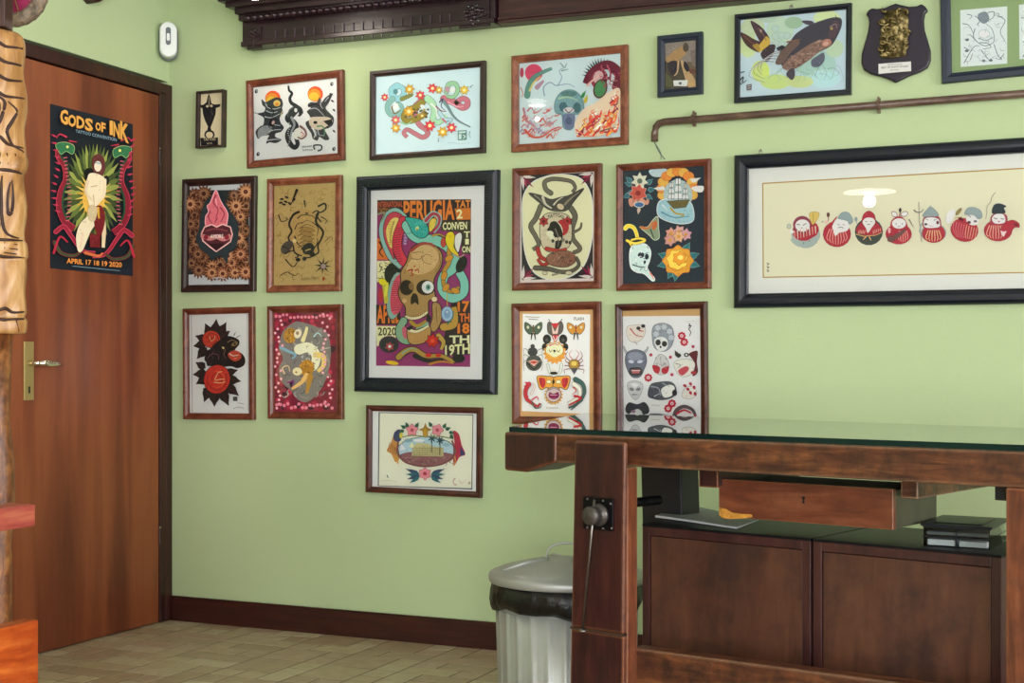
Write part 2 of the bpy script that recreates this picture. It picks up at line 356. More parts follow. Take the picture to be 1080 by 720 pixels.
# door handle
hp = on_x(29, 385, .012)
hd = bpy.data.objects.new('door_handle', None)
bm = BM(); zt = on_x(29, 360, .012).z; zb = on_x(29, 422, .012).z; ya = on_x(24.3, 390, .012).y; yb = on_x(34.6, 390, .012).y
box(bm, .012, .018, ya, yb, zb, zt)
plate = obj('escutcheon_plate', bm, M['brass'], door, bevel=.002)
kz = on_x(29, 411, .018).z
bm = BM(); box(bm, .018, .019, (ya+yb)/2-.004, (ya+yb)/2+.004, kz-.012, kz+.012); obj('keyhole', bm, M['black'], plate)
bm = BM(); ym = (ya+yb)/2; hz = on_x(29, 383, .03).z; yt = on_x(67, 384, .06).y
tube(bm, [(.018, ym, hz), (.05, ym, hz), (.06, ym+.012, hz+.001)], [.009, .009, .009], 12)
tube(bm, [(.06, ym+.005, hz), (.062, ym+(yt-ym)*.25, hz+.001), (.062, ym+(yt-ym)*.45, hz+.0), (.06, ym+(yt-ym)*.75, hz-.002), (.058, yt, hz-.004)], [.008, .013, .014, .0085, .0035], 12)
obj('lever_handle', bm, M['chrome'], door, smooth=True)
bpy.data.objects.remove(hd)
bm = BM(); hh = on_x(167, 165, .02).z
for z in (hh, .35): bm = BM(); tube(bm, [(.014, DY1+.002, z-.03), (.014, DY1+.002, z+.03)], .005, 10); obj('hinge', bm, M['doorf'], door); bm = BM(); lathe(bm, [(0, -.006), (.005, 0), (0, .006)], 10, Matrix.Translation((.016, DY1+.002, z+.034))); obj('hinge', bm, M['chrome'], door)
# baseboards
bm = BM(); box(bm, .02, RX, -.015, 0, 0, .095); box(bm, .02, RX, -.015, -.004, .095, .101); struct('baseboard_back', bm, M['skirt'], bevel=.003)
# ceiling, other walls with windows
bm = BM(); box(bm, -.15, RX+.15, RY-.15, .15, RZ, RZ+.1); struct('ceiling', bm, M['ceil'])
def wallwin(name, n, P0, U, W, holes, mat):
    """wall along U from P0, thickness along W; holes = (u0,u1,z0,z1)"""
    L = [0]+sorted({h[0] for h in holes} | {h[1] for h in holes})+[n]; bm = BM()
    def cell(u0, u1, z0, z1):
        a = P0+U*u0; b = P0+U*u1+W*.15
        box(bm, min(a.x, b.x), max(a.x, b.x), min(a.y, b.y), max(a.y, b.y), z0, z1)
    for u0, u1 in zip(L, L[1:]):
        h = [q for q in holes if q[0] <= u0+1e-6 and q[1] >= u1-1e-6]
        if h: cell(u0, u1, 0, h[0][2]); cell(u0, u1, h[0][3], RZ)
        else: cell(u0, u1, 0, RZ)
    struct(name, bm, mat)
hr = [(3.7, 6.7, .25, 2.45)]
wallwin('wall_front', RX, Vector((0, RY, 0)), Vector((1, 0, 0)), Vector((0, -1, 0)), hr, M['cream'])
hs = [(1.2, 3.4, .5, 2.4), (4.0, 6.8, .5, 2.4)]
wallwin('wall_right', -RY, Vector((RX, RY, 0)), Vector((0, 1, 0)), Vector((1, 0, 0)), hs, M['cream'])
def window(n, P, U, w, z0, z1, W):
    bm = BM(); U = U.normalized(); M4 = Matrix.Translation(P) @ Matrix(((U.x, W.x, 0, 0), (U.y, W.y, 0, 0), (0, 0, 1, 0), (0, 0, 0, 1)))
    for a in ((0, w, z0, z0+.06), (0, w, z1-.06, z1), (0, .06, z0+.06, z1-.06), (w-.06, w, z0+.06, z1-.06), (w/2-.03, w/2+.03, z0+.06, z1-.06)): box(bm, a[0], a[1], .04, .1, a[2], a[3], M4)
    o = struct('window_%d' % n, bm, M['doorf'])
    bm = BM(); box(bm, .06, w-.06, .068, .074, z0+.06, z1-.06, M4); obj('pane', bm, M['pglass'], o)
window(1, Vector((3.7, RY, 0)), Vector((1, 0, 0)), 3.0, .25, 2.45, Vector((0, -1, 0)))
window(2, Vector((RX, RY+1.2, 0)), Vector((0, 1, 0)), 2.2, .5, 2.4, Vector((1, 0, 0)))
window(3, Vector((RX, RY+4.0, 0)), Vector((0, 1, 0)), 2.8, .5, 2.4, Vector((1, 0, 0)))
# floor: modular stone-look tiles
bm = BM(); box(bm, -.15, RX+.15, RY-.15, .15, -.12, -.0009); fl = struct('floor', bm, M['grout'])
def floor_tiles():
    v = []; f = []; c = []; r = random.Random(11); B = .285; g = .0035
    pats = [[(0, 0, 2, 1), (2, 0, 3, 2), (0, 1, 1, 3), (1, 1, 2, 2), (1, 2, 3, 3)], [(0, 0, 1, 2), (1, 0, 3, 1), (2, 1, 3, 3), (0, 2, 2, 3), (1, 1, 2, 2)],
            [(0, 0, 2, 2), (2, 0, 3, 1), (2, 1, 3, 3), (0, 2, 1, 3), (1, 2, 2, 3)], [(0, 0, 1, 1), (1, 0, 3, 1), (0, 1, 2, 3), (2, 1, 3, 2), (2, 2, 3, 3)], [(0, 0, 3, 1), (0, 1, 1, 2), (1, 1, 3, 2), (0, 2, 2, 3), (2, 2, 3, 3)]]
    cols = ['#b3a184', '#b8a98a', '#ab977c', '#bcae92', '#b09a82', '#b59f88', '#a89378', '#beb195']
    for i in range(int(RX/B)+2):
        for j in range(int(-RY/B)+2):
            for (a, b, d, e) in r.choice(pats):
                x0 = i*B+a*B/3+g-.1; x1 = i*B+d*B/3-g-.1; y1 = .1-(j*B+b*B/3+g); y0 = .1-(j*B+e*B/3-g)
                x0 = max(x0, -.1); x1 = min(x1, RX); y1 = min(y1, 0.0); y0 = max(y0, RY)
                if x1 <= x0+.004 or y1 <= y0+.004: continue
                k = len(v); v += [(x0, y0, 0), (x1, y0, 0), (x1, y1, 0), (x0, y1, 0), (x0-g*.2, y0-g*.2, -.001), (x1+g*.2, y0-g*.2, -.001), (x1+g*.2, y1+g*.2, -.001), (x0-g*.2, y1+g*.2, -.001)]
                col = lin(r.choice(cols)); f.append((k, k+1, k+2, k+3)); c.append(col)
                for q in range(4): f.append((k+4+q, k+4+(q+1) % 4, k+(q+1) % 4, k+q)); c.append(col)
    me = bpy.data.meshes.new('floor_tiles'); me.from_pydata(v, [], f); at_ = me.color_attributes.new('ink', 'FLOAT_COLOR', 'CORNER'); buf = []
    for p, col in zip(me.polygons, c): buf += list(col)*p.loop_total
    at_.data.foreach_set('color', buf); me.materials.append(M['tile']); o = bpy.data.objects.new('floor_tiles', me); C.objects.link(o); o.parent = fl
floor_tiles()
# ------------------------------------------------------------------ workbench
HG = CAM.z-.147
A = on_z(537, 450, HG); B = on_z(1080, 469, HG)
TH = math.atan2(B.y-A.y, B.x-A.x); BU = Vector((math.cos(TH), math.sin(TH), 0)); BV = Vector((-math.sin(TH), math.cos(TH), 0)); BO = Vector((A.x, A.y, 0))
def bl(x, y, v):
    p = on_plane(x, y, BO+BV*v, BV)-BO; return p.dot(BU), p.z
def bz(x, y, z):
    p = on_z(x, y, z)-BO; return p.dot(BU), p.dot(BV)
TW = HG-.013                                            # top of the wood
G1 = bz(618, 435.3, HG); G2 = bz(1080, 451, HG)
LEN = 1.62; DEP = .66
k2 = G2[0]+(LEN-.03-G2[0]); v2 = G2[1]+(G2[1]-G1[1])/(G2[0]-G1[0])*(LEN-.03-G2[0])
gl_poly = [(0, 0), (LEN-.03, 0), (LEN-.03, v2), G1]
print('BENCH', A, B, math.degrees(TH), G1, G2, 'len', (B-A).length)
bench = thing('workbench', "old worm-eaten carpenter's workbench with iron leg vise and small hanging drawer", 'workbench', BO, TH)
bot = bl(900, 505, 0)[1]
bm = BM()
u0 = bl(532.5, 480, 0)[0]; u1 = bl(548.5, 480, 0)[0]; zb = bl(540, 496, 0)[1]
uc = bl(604, 480, 0)[0]
box(bm, u1-.004, LEN, 0, .13, bot, TW)
bm2 = BM(); prism(bm2, [(u0, zb), (u1+.02, zb-.002), (uc-.05, bot), (uc-.05, TW), (u0, TW)], .15, Vector((0, -.004, 0)), Vector((1, 0, 0)), Vector((0, 0, 1)), Vector((0, 1, 0)))
obj('front_beam', bm, M['bench'], bench, bevel=.006, seg=3); obj('beam_end_block', bm2, M['benchv'], bench, bevel=.007, seg=3)
for i in range(3):
    w = (DEP-.13)/3; bm = BM(); box(bm, .02, LEN, .132+i*w, .13+(i+1)*w-.002, TW-.045, TW-.001); obj('top_plank', bm, M['bench'], bench, bevel=.003)
# glass
gt = thing('glass_tabletop', 'thick green-edged clear glass sheet lying on the old workbench', 'glass top', BO, TH)
bm = BM(); a = [bm.verts.new((p[0], p[1], HG)) for p in gl_poly]; bm.faces.new(a); b_ = None
obj('glass_sheet', bm, M['bglass'], gt)
bm = BM()
for p, q in zip(gl_poly, gl_poly[1:]+gl_poly[:1]):
    vs = [bm.verts.new(c) for c in ((p[0], p[1], HG-.0125), (q[0], q[1], HG-.0125), (q[0], q[1], HG), (p[0], p[1], HG))]; bm.faces.new(vs)
obj('polished_edge', bm, M['gedge'], gt)
# leg vise
vf = -.055
L0 = bl(605.5, 480, vf)[0]; L1 = bl(659.5, 480, vf)[0]; zt = bl(630, 465, vf)[1]; zt = min(zt, TW-.002)
LB0 = bl(601, 700, vf)[0]; LB1 = bl(657, 700, vf)[0]; zc = bl(630, 666, vf)[1]
vise = None
bm = BM()
def lerp(a, b, t): return a+(b-a)*t
def leg_part(bm, z0, z1, d0=vf, d1=vf+.015):
    zz = lambda z: (zt-z)/(zt-bl(630, 700, vf)[1])
    q = []
    for z in (z0, z1):
        t = zz(z); a = lerp(L0, LB0, t); b = lerp(L1, LB1, t)
        q += [bm.verts.new(c) for c in ((a, d0, z), (b, d0, z), (b, d1, z), (a, d1, z))]
    for f in ((0, 1, 2, 3), (4, 7, 6, 5), (0, 4, 5, 1), (1, 5, 6, 2), (2, 6, 7, 3), (3, 7, 4, 0)): bm.faces.new([q[i] for i in f])
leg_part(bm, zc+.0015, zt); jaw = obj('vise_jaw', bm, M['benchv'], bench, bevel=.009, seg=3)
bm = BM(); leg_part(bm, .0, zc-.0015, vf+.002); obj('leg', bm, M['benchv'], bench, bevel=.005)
bm = BM(); leg_part(bm, zc-.003, zc+.003, vf-.0005); obj('brass_joint_line', bm, M['steel'], jaw)
# upright behind the jaw (the real front leg), right side in orange-brown worn varnish
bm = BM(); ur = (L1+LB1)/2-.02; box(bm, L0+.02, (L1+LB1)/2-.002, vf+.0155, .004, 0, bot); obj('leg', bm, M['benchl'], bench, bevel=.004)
# vise hardware
vp = vf-.001
pa = bl(616, 523, vp); pb = bl(647.5, 560, vp)
bm = BM(); box(bm, pa[0], pb[0], vp-.005, vp, pb[1], pa[1]); pl = obj('vise_plate', bm, M['iron'], jaw, bevel=.0015)
for (x, y) in ((619.5, 526), (636, 528), (644, 531), (619.5, 556), (636, 557), (645, 557)):
    c = bl(x, y, vp-.005); bm = BM(); lathe(bm, [(.0, -.001), (.0032, 0), (.0032, .001), (.0015, .0025), (0, .003)], 10, Matrix.Translation((c[0], vp-.005, c[1])) @ Matrix.Rotation(PI/2, 4, 'X')); obj('screw', bm, M['steel'], pl, smooth=True)
c = bl(629, 542, vp)
bm = BM(); lathe(bm, [(0, 0), (.024, 0), (.027, .003), (.027, .009), (.022, .013), (.019, .016), (.019, .024), (.0225, .027), (.0225, .042), (.019, .046), (0, .047)], 28, Matrix.Translation((c[0]+.014, vp-.004, c[1])) @ Matrix.Rotation(PI/2, 4, 'X')); hub = obj('screw_hub', bm, plain('grey_worn_iron', '#57524f', .4, .7), jaw, smooth=True)
hb = bl(614.5, 665, vp-.028); ht = bl(627, 527, vp-.028)
bm = BM(); tube(bm, [(ht[0], vp-.028, ht[1]), (lerp(ht[0], hb[0], .3), vp-.028, lerp(ht[1], hb[1], .3)), (hb[0], vp-.028, hb[1])], [.0032, .0035, .003], 10)
lathe(bm, [(0, -.004), (.009, -.003), (.0095, .002), (.004, .005), (0, .006)], 14, Matrix.Translation((hb[0], vp-.028, hb[1]))); obj('tommy_bar', bm, M['steel'], hub, smooth=True)
bm = BM(); rr = bl(672, 531, .06); tube(bm, [(c[0]+.01, .0, rr[1]), (rr[0]+.012, .14, rr[1]+.004)], .012, 12); obj('vise_screw', bm, M['iron'], bench, smooth=True)
# back leg, other legs, stretchers
vb = .42
b0 = bl(677, 520, vb); b1 = bl(720, 520, vb); zz = bl(700, 497, vb)[1]
bm = BM(); sh = .02
q = [bm.verts.new(p) for p in ((b0[0]+sh, vb, 0), (b1[0]+sh, vb, 0), (b1[0]+sh, vb+.09, 0), (b0[0]+sh, vb+.09, 0), (b0[0]-.006, vb, TW-.045), (b1[0]-.008, vb, TW-.045), (b1[0]-.008, vb+.09, TW-.045), (b0[0]-.006, vb+.09, TW-.045))]
for f in ((0, 1, 2, 3), (4, 7, 6, 5), (0, 4, 5, 1), (1, 5, 6, 2), (2, 6, 7, 3), (3, 7, 4, 0)): bm.faces.new([q[i] for i in f])
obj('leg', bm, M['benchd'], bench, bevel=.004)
r0 = bl(1060.5, 600, -.004)[0]
bm = BM(); box(bm, r0, r0+.1, -.004, .075, 0, bot); obj('leg', bm, M['benchl'], bench, bevel=.004)
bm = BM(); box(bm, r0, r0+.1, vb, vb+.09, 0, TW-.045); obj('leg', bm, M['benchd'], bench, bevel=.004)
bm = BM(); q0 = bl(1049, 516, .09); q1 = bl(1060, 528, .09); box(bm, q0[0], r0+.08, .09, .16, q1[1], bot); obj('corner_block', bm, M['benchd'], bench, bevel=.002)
zr = bl(668, 683, .0)[1]; zr2 = bl(980, 722, .0)[1]
bm = BM(); v = box(bm, ur, r0, .0, .05, zr-.13, zr)
for q in v:
    if q.co.x > (ur+r0)/2: q.co.z += (zr2-zr)
obj('stretcher', bm, M['bench'], bench, bevel=.006, seg=3)
# drawer hanging under the top
vd = .16
d0 = bl(758, 503, vd); d1 = bl(942, 512, vd); dbL = bl(758, 545, vd); dbR = bl(942, 558, vd); sR = bl(976.7, 544, vd)
ztop = (d0[1]+d1[1])/2; zbt = (dbL[1]+dbR[1])/2; ztop = min(ztop, bot+.001)
DD = .24
dw = thing('drawer', None, None, (0, 0, 0)); bpy.data.objects.remove(dw)
bm = BM(); box(bm, d0[0], d1[0], vd, vd+.016, zbt, ztop-.006); drw = obj('drawer_front', bm, M['drawer'], bench, bevel=.002)
bm = BM()
box(bm, d0[0]+.003, d0[0]+.013, vd+.016, vd+DD, zbt+.002, ztop-.01); box(bm, d1[0]-.012, d1[0]-.001, vd+.016, vd+DD, zbt+.002, ztop-.01)
box(bm, d0[0]+.013, d1[0]-.012, vd+DD-.01, vd+DD, zbt+.002, ztop-.01); box(bm, d0[0]+.013, d1[0]-.012, vd+.016, vd+DD-.01, zbt+.002, zbt+.01)
obj('drawer_box', bm, plain('drawer_side_wood', '#4b4a38', .5, var=.2, vscale=20), drw)
bm = BM(); k = bl(847.5, 527, vd); prism(bm, [(k[0]-.003, k[1]-.008), (k[0]+.003, k[1]-.008), (k[0]+.0018, k[1]), (k[0]+.004, k[1]+.004), (k[0]+.003, k[1]+.008), (k[0]-.003, k[1]+.008), (k[0]-.004, k[1]+.004), (k[0]-.0018, k[1])], .001, Vector((0, vd-.001, 0)), Vector((1, 0, 0)), Vector((0, 0, 1)), Vector((0, 1, 0))); obj('keyhole', bm, M['black'], drw)
bm = BM(); cp = [bl(x, y, vd) for x, y in ((759, 535), (765, 536), (772, 540), (782, 541.5), (793, 542), (794, 545), (786, 546.5), (770, 547.2), (762, 546), (759, 543))]
prism(bm, cp, .004, Vector((0, vd-.003, 0)), Vector((1, 0, 0)), Vector((0, 0, 1)), Vector((0, 1, 0))); tag(obj('splintered_corner', bm, M['chip'], drw, bevel=.001), 'bare yellow splintered wood at the lower left corner')
# runners (hanging rails left and right of the drawer)
for (xa, xb, ya, yb, mm) in ((737, 757, 500, 514.5, M['benchv']), (950, 968, 511, 526, M['bench'])):
    p = bl(xa, ya, vd-.02); q = bl(xb, yb, vd-.02); bm = BM(); box(bm, p[0], q[0], vd-.02, vd+DD+.15, q[1], bot+.004 if p[1] > bot else bot); obj('drawer_runner', bm, mm, bench, bevel=.002)
bm = BM(); box(bm, d0[0]-.01, d1[0]+.05, .131, vd+.02, bot+.004, TW-.046); obj('drawer_hanger', bm, M['benchd'], bench)
# ------------------------------------------------------------------ cabinets
vc = .225
def cabinet(x0, x1, yt0, yt1, label, depth, ztop):
    p = bl(x0, yt0, vc); q = bl(x1, yt1, vc); zt_ = ztop
    t = thing('storage_cabinet', label, 'cabinet', BO, TH, )
    a, b = p[0], q[0]; dp = depth; bm = BM(); T_ = .022
    box(bm, a, a+T_, vc, vc+dp, .02, zt_-.006); box(bm, b-T_, b, vc, vc+dp, .02, zt_-.006); box(bm, a+T_, b-T_, vc, vc+dp, zt_-T_-.006, zt_-.006); box(bm, a+T_, b-T_, vc, vc+dp, .02, .045); box(bm, a+T_, b-T_, vc+dp-.01, vc+dp, .045, zt_-T_-.006)
    box(bm, a+.02, b-.02, vc+.03, vc+dp-.02, 0, .02)
    obj('carcass', bm, M['cabf'], t, bevel=.0015)
    bm = BM(); box(bm, a, b, vc, vc+dp, zt_-.006, zt_); obj('top_panel', bm, M['cabtop'], t)
    bm = BM(); box(bm, a+T_+.002, b-T_-.002, vc+.004, vc+.02, .047, zt_-T_-.008); obj('door', bm, M['cab'], t, bevel=.001)
    return a, b, zt_
ZC = bl(766, 559.5, vc)[1]; ZC2 = bl(955, 577, vc)[1]; print('cab z', ZC, ZC2, bl(680, 552, vc), bl(1050, 584, vc), 'rail', zr, zr2)
ZCm = (ZC+ZC2)/2
ca = cabinet(677.5, 855, 552, 567, 'dark brown wooden cabinet under the workbench, the left one, with papers on top', .30, ZCm)
cb = cabinet(857.5, 1056, 568, 585, 'dark brown wooden cabinet under the workbench, the right one, with plastic boxes on top', .36, ZCm)
print('cabs', ca, cb)
# papers on the left cabinet
def paper(pts, z, h, name, label, mat, curl=0, cat='papers'):
    bm = BM(); P_ = [bz(x, y, z) for x, y in pts]; n = 8
    g = [[None]*(n+1) for _ in range(n+1)]; g2 = [[None]*(n+1) for _ in range(n+1)]
    for i in range(n+1):
        for j in range(n+1):
            s, t = i/n, j/n; u = (1-s)*(1-t)*P_[0][0]+s*(1-t)*P_[1][0]+s*t*P_[2][0]+(1-s)*t*P_[3][0]; v_ = (1-s)*(1-t)*P_[0][1]+s*(1-t)*P_[1][1]+s*t*P_[2][1]+(1-s)*t*P_[3][1]
            w = curl*(math.sin(3*s+1)*.5+.5)*(1-t)**2
            g[i][j] = bm.verts.new((u, v_, z+.0006+w+h)); g2[i][j] = bm.verts.new((u, v_, z+.0006+w*.6))
    for i in range(n):
        for j in range(n):
            bm.faces.new((g[i][j], g[i+1][j], g[i+1][j+1], g[i][j+1])); bm.faces.new((g2[i][j], g2[i][j+1], g2[i+1][j+1], g2[i+1][j]))
    for i in range(n):
        bm.faces.new((g[i][0], g2[i][0], g2[i+1][0], g[i+1][0])); bm.faces.new((g[i][n], g[i+1][n], g2[i+1][n], g2[i][n]))
        bm.faces.new((g[0][i], g[0][i+1], g2[0][i+1], g2[0][i])); bm.faces.new((g[n][i], g2[n][i], g2[n][i+1], g[n][i+1]))
    o = obj(name, bm, mat, smooth=False); o.location = BO; o.rotation_euler = (0, 0, TH); tag(o, label, cat); return o
paper([(691, 546.5), (777, 558), (800, 549), (722, 533)], ZCm, .004, 'paper_sheets', 'loose grey-white sheets of paper lying on the left cabinet', M['paper'], .004)
# plastic boxes on the right cabinet
pz = ZCm
f0 = bz(974, 575.5, pz); f1 = bz(1044, 580, pz); bk = bz(994, 562, pz)
ang = math.atan2(f1[1]-f0[1], f1[0]-f0[0]); wd = math.hypot(f1[0]-f0[0], f1[1]-f0[1]); dp = .2; hh = .062
lp = BO+BU*f0[0]+BV*f0[1]; 
for i, (lab, z0) in enumerate((('clear smoky plastic box holding white cards, the lower of the two on the right cabinet', 0), ('clear plastic box with dark blue lid, the upper of two on the right cabinet', 1))):
    H0 = .023; t = thing('plastic_box', lab, 'plastic box', (lp.x, lp.y, pz+z0*(H0+.0005)), TH+ang, group='stacked plastic boxes')
    bm = BM(); th = .003
    box(bm, 0, wd, 0, th, .0, H0); box(bm, 0, wd, dp-th, dp, 0, H0); box(bm, 0, th, th, dp-th, 0, H0); box(bm, wd-th, wd, th, dp-th, 0, H0); box(bm, 0, wd, th, dp-th, 0, .002)
    obj('box_body', bm, glassmat('smoky_box_plastic%d' % i, 1.35, (.86, .88, .87, 1)), t)
    bm = BM(); box(bm, wd/2-.0015, wd/2+.0015, -.0015, 0, 0, H0); box(bm, -.002, wd+.002, -.002, 0, H0-.003, H0); obj('box_rim', bm, M['dplast'], t)
    if i == 0:
        bm = BM(); box(bm, .008, wd/2-.005, .006, .13, .003, .016); box(bm, wd/2+.005, wd-.008, .006, .13, .003, .015); obj('card_stack', bm, M['card'], t)
    else:
        bm = BM(); box(bm, .006, wd-.006, .006, dp-.01, .003, .01); obj('card_stack', bm, M['grey'], t)
        bm = BM(); box(bm, -.006, wd+.006, -.006, dp+.006, H0, H0+.005); box(bm, .02, wd-.02, .02, dp-.02, H0+.005, H0+.007); obj('box_lid', bm, M['dplast'], t, bevel=.002)
# ------------------------------------------------------------------ rubbish bin
zl = .43; bc = at(597, 603, 4.08); kf = .435/(CAM.z-bc.z); 
def bin_(): 
    z = 4.0; c = at(598, 603, z); c.z = 0
    rimz = CAM.z-(604-390)*z/F; R = (598-515.5)*z/F; Rb = (598-524)*z/F
    t = thing('rubbish_bin', 'round ribbed galvanised metal rubbish bin with lid and black bag, beside the workbench', 'bin', c)
    n = 96; ribs = lambda a, zz: 1+.022*max(0, math.cos(a*26))**2
    bm = BM(); lathe(bm, [(Rb*.93, 0), (Rb*.95, .01), (Rb*.955, .03), (Rb, rimz-.10)], n*2, None, ribs); lathe(bm, [(Rb*.99, rimz-.10), (Rb*1.01, rimz-.08), (Rb*1.01, rimz-.02)], n)
    obj('bin_body', bm, M['galv'], t, smooth=True)
    r = random.Random(4); ph = [r.uniform(0, 6.28) for _ in range(6)]
    wob = lambda a, zz: 1+.012*math.sin(7*a+ph[0]+zz*40)+.008*math.sin(17*a+ph[1]-zz*90)+.006*math.sin(31*a+ph[2])
    low = rimz-.092
    bm = BM(); lathe(bm, [(Rb*1.0, low-.006), (Rb*1.05, low-.004), (Rb*1.10, low+.015), (Rb*1.10, low+.045), (Rb*1.06, rimz-.014), (Rb*1.0, rimz-.012)], 120, None, wob); 
    for q in bm.verts:
        if q.co.z < low+.02: a = math.atan2(q.co.y, q.co.x); q.co.z += .008*math.sin(3*a+1)+.004*math.sin(8*a)
    obj('bin_bag', bm, M['bag'], t, smooth=True)
    bm = BM(); lathe(bm, [(R*.985, rimz-.022), (R, rimz-.018), (R*1.005, rimz-.004), (R*.985, rimz+.004), (R*.93, rimz+.006), (R*.90, rimz+.012), (R*.86, rimz+.016), (R*.5, rimz+.036), (R*.2, rimz+.044), (0, rimz+.046)], 72)
    lid = obj('bin_lid', bm, M['galv'], t, smooth=True)
    for q in (.35, 2.3, 3.9, 5.3): 
        bm = BM(); d = Vector((math.cos(q), math.sin(q), 0)); tube(bm, [d*R*.25+Vector((0, 0, rimz+.044)), d*R*.55+Vector((0, 0, rimz+.036)), d*R*.86+Vector((0, 0, rimz+.018))], [.004, .006, .004], 8); obj('lid_rib', bm, M['galv'], lid, smooth=True)
    bm = BM(); pts = [(-.058, 0, rimz+.036), (-.06, 0, rimz+.055), (-.048, 0, rimz+.075), (-.02, 0, rimz+.086), (.02, 0, rimz+.086), (.048, 0, rimz+.075), (.06, 0, rimz+.055), (.058, 0, rimz+.036)]
    ca_, sa_ = math.cos(YAW), math.sin(YAW); tube(bm, [(p[0]*ca_, p[0]*sa_, p[2]) for p in smooth_line(pts, 4)], .0035, 8); obj('lid_handle', bm, M['galv'], lid, smooth=True)
bin_()
# ------------------------------------------------------------------ carved lintel along the top of the wall
lintY = -.07
l0 = on_y(255.5, 54.5, lintY); l0.z = on_y(257, 55, -.001).z; l1 = on_y(800, 4, -.001); s1 = on_y(522, 30, lintY)
lt = thing('carved_lintel', 'dark carved wooden beam running along the top of the green wall', 'carved beam', (l0.x, 0, l0.z))
tl = (l1.z-l0.z)/(l1.x-l0.x); print('lintel tilt', tl, l0, l1)
def lk(x, y, Y=lintY): p = on_y(x, y, Y); return p.x-l0.x, p.z-l0.z
Lx = 3.1
def slab(bm, x0, x1, z0, z1, y0, y1, g=tl):
    v = box(bm, x0, x1, y0, y1, z0, z1)
    for q in v: q.co.z += q.co.x*g
    return v
sx = lk(522, 30)[0]
bm = BM(); slab(bm, 0, sx, .0, .02, lintY-.012, -.001); slab(bm, 0, sx, .02, .62, lintY, -.001); obj('beam', bm, M['lint'], lt, bevel=.003)
bm = BM(); slab(bm, sx+.004, Lx, 0.0, .012, lintY+.01, -.001); slab(bm, sx+.004, Lx, .012, .62, lintY+.02, -.001); slab(bm, sx+.004, Lx, .014, .024, lintY+.012, lintY+.02); obj('plain_board', bm, M['lint2'], lt, bevel=.002)
# stepped cornice at left end and over the panel
cz = lk(300, 22)[1]
bm = BM(); e0 = lk(250, 10, lintY-.03)
for (xx, yy, yf) in ((251, 22, -.03), (247, 15, -.05), (237, 8, -.075), (229, 2, -.10)):
    p = lk(xx, yy, lintY+yf); slab(bm, p[0], sx+.02, p[1], .62, lintY+yf, lintY+.02)
obj('cornice', bm, M['lint'], lt, bevel=.004)
bm = BM(); x_ = .0
n = 34
for i in range(n):
    u = .05+i*(sx-.1)/(n-1); lathe(bm, [(0, -.012), (.012, -.008), (.017, 0), (.012, .008), (0, .012)], 10, Matrix.Translation((u, lintY-.032, lk(300, 17)[1]+u*tl)))
obj('bead_moulding', bm, M['lint'], lt, smooth=True)
for i in range(19):
    px_ = 291+i*(475-291)/18.0; py_ = 41-(px_-291)*.095; a_ = lk(px_, py_+8.5); b__ = lk(px_, py_-9)
    bm = BM(); box(bm, a_[0]-.0018, a_[0]+.0018, lintY-.006, lintY+.002, a_[1], b__[1]); obj('reed_slat', bm, plain('reed_wood', '#4a3c44', .35) if i == 0 else bpy.data.materials['reed_wood'], lt)
def rosette(px_, py_, rw, rh):
    c_ = lk(px_, py_); bm = BM(); r = random.Random(int(px_))
    box(bm, c_[0]-rw, c_[0]+rw, lintY-.007, lintY+.002, c_[1]-rh, c_[1]+rh)
    for i in range(16):
        a = i*2.4; q = rw*.75*math.sqrt(i/16.); x = c_[0]+q*math.cos(a); z = c_[1]+q*math.sin(a)*rh/rw
        lathe(bm, [(0, 0), (.008, 0), (.006, .006), (0, .009)], 8, Matrix.Translation((x, lintY-.006, z)) @ Matrix.Rotation(PI/2, 4, 'X') @ Matrix.Diagonal((1+.8*math.cos(a)**2, 1, 1, 1)))
    obj('carved_rosette', bm, M['lint'], lt, smooth=False)
rosette(269, 40, .032, .045); rosette(501, 15, .06, .05)
# ------------------------------------------------------------------ motion sensor in the corner
sp = on_y(177.5, 43, -.06)
t = thing('motion_sensor', 'small white plastic motion sensor in the room corner above the door', 'motion sensor', (sp.x, sp.y, sp.z), math.radians(38))
bm = BM()
def pill(bm, w, h, y0, y1, zc=0, n=12):
    poly = [(w/2*math.cos(a), h/2-w/2+w/2*math.sin(a)) for a in [PI*i/n for i in range(n+1)]]+[(-w/2*math.cos(a), -h/2+w/2-w/2*math.sin(a)) for a in [PI*i/n for i in range(n+1)]]
    prism(bm, poly, y1-y0, Vector((0, y0, zc)), Vector((1, 0, 0)), Vector((0, 0, 1)), Vector((0, 1, 0)))
pill(bm, .068, .142, -.03, .02); obj('housing', bm, M['white'], t, bevel=.008, seg=4)
bm = BM(); pill(bm, .02, .072, -.0325, -.0295, .012); obj('lens', bm, M['grey'], t, bevel=.001)
bm = BM(); pill(bm, .012, .03, -.034, -.032, .008); obj('indicator', bm, M['white'], t)
bm = BM(); pill(bm, .075, .15, .02, .035); tag(obj('mounting_plate', bm, M['grey'], t), 'dark edge plate')
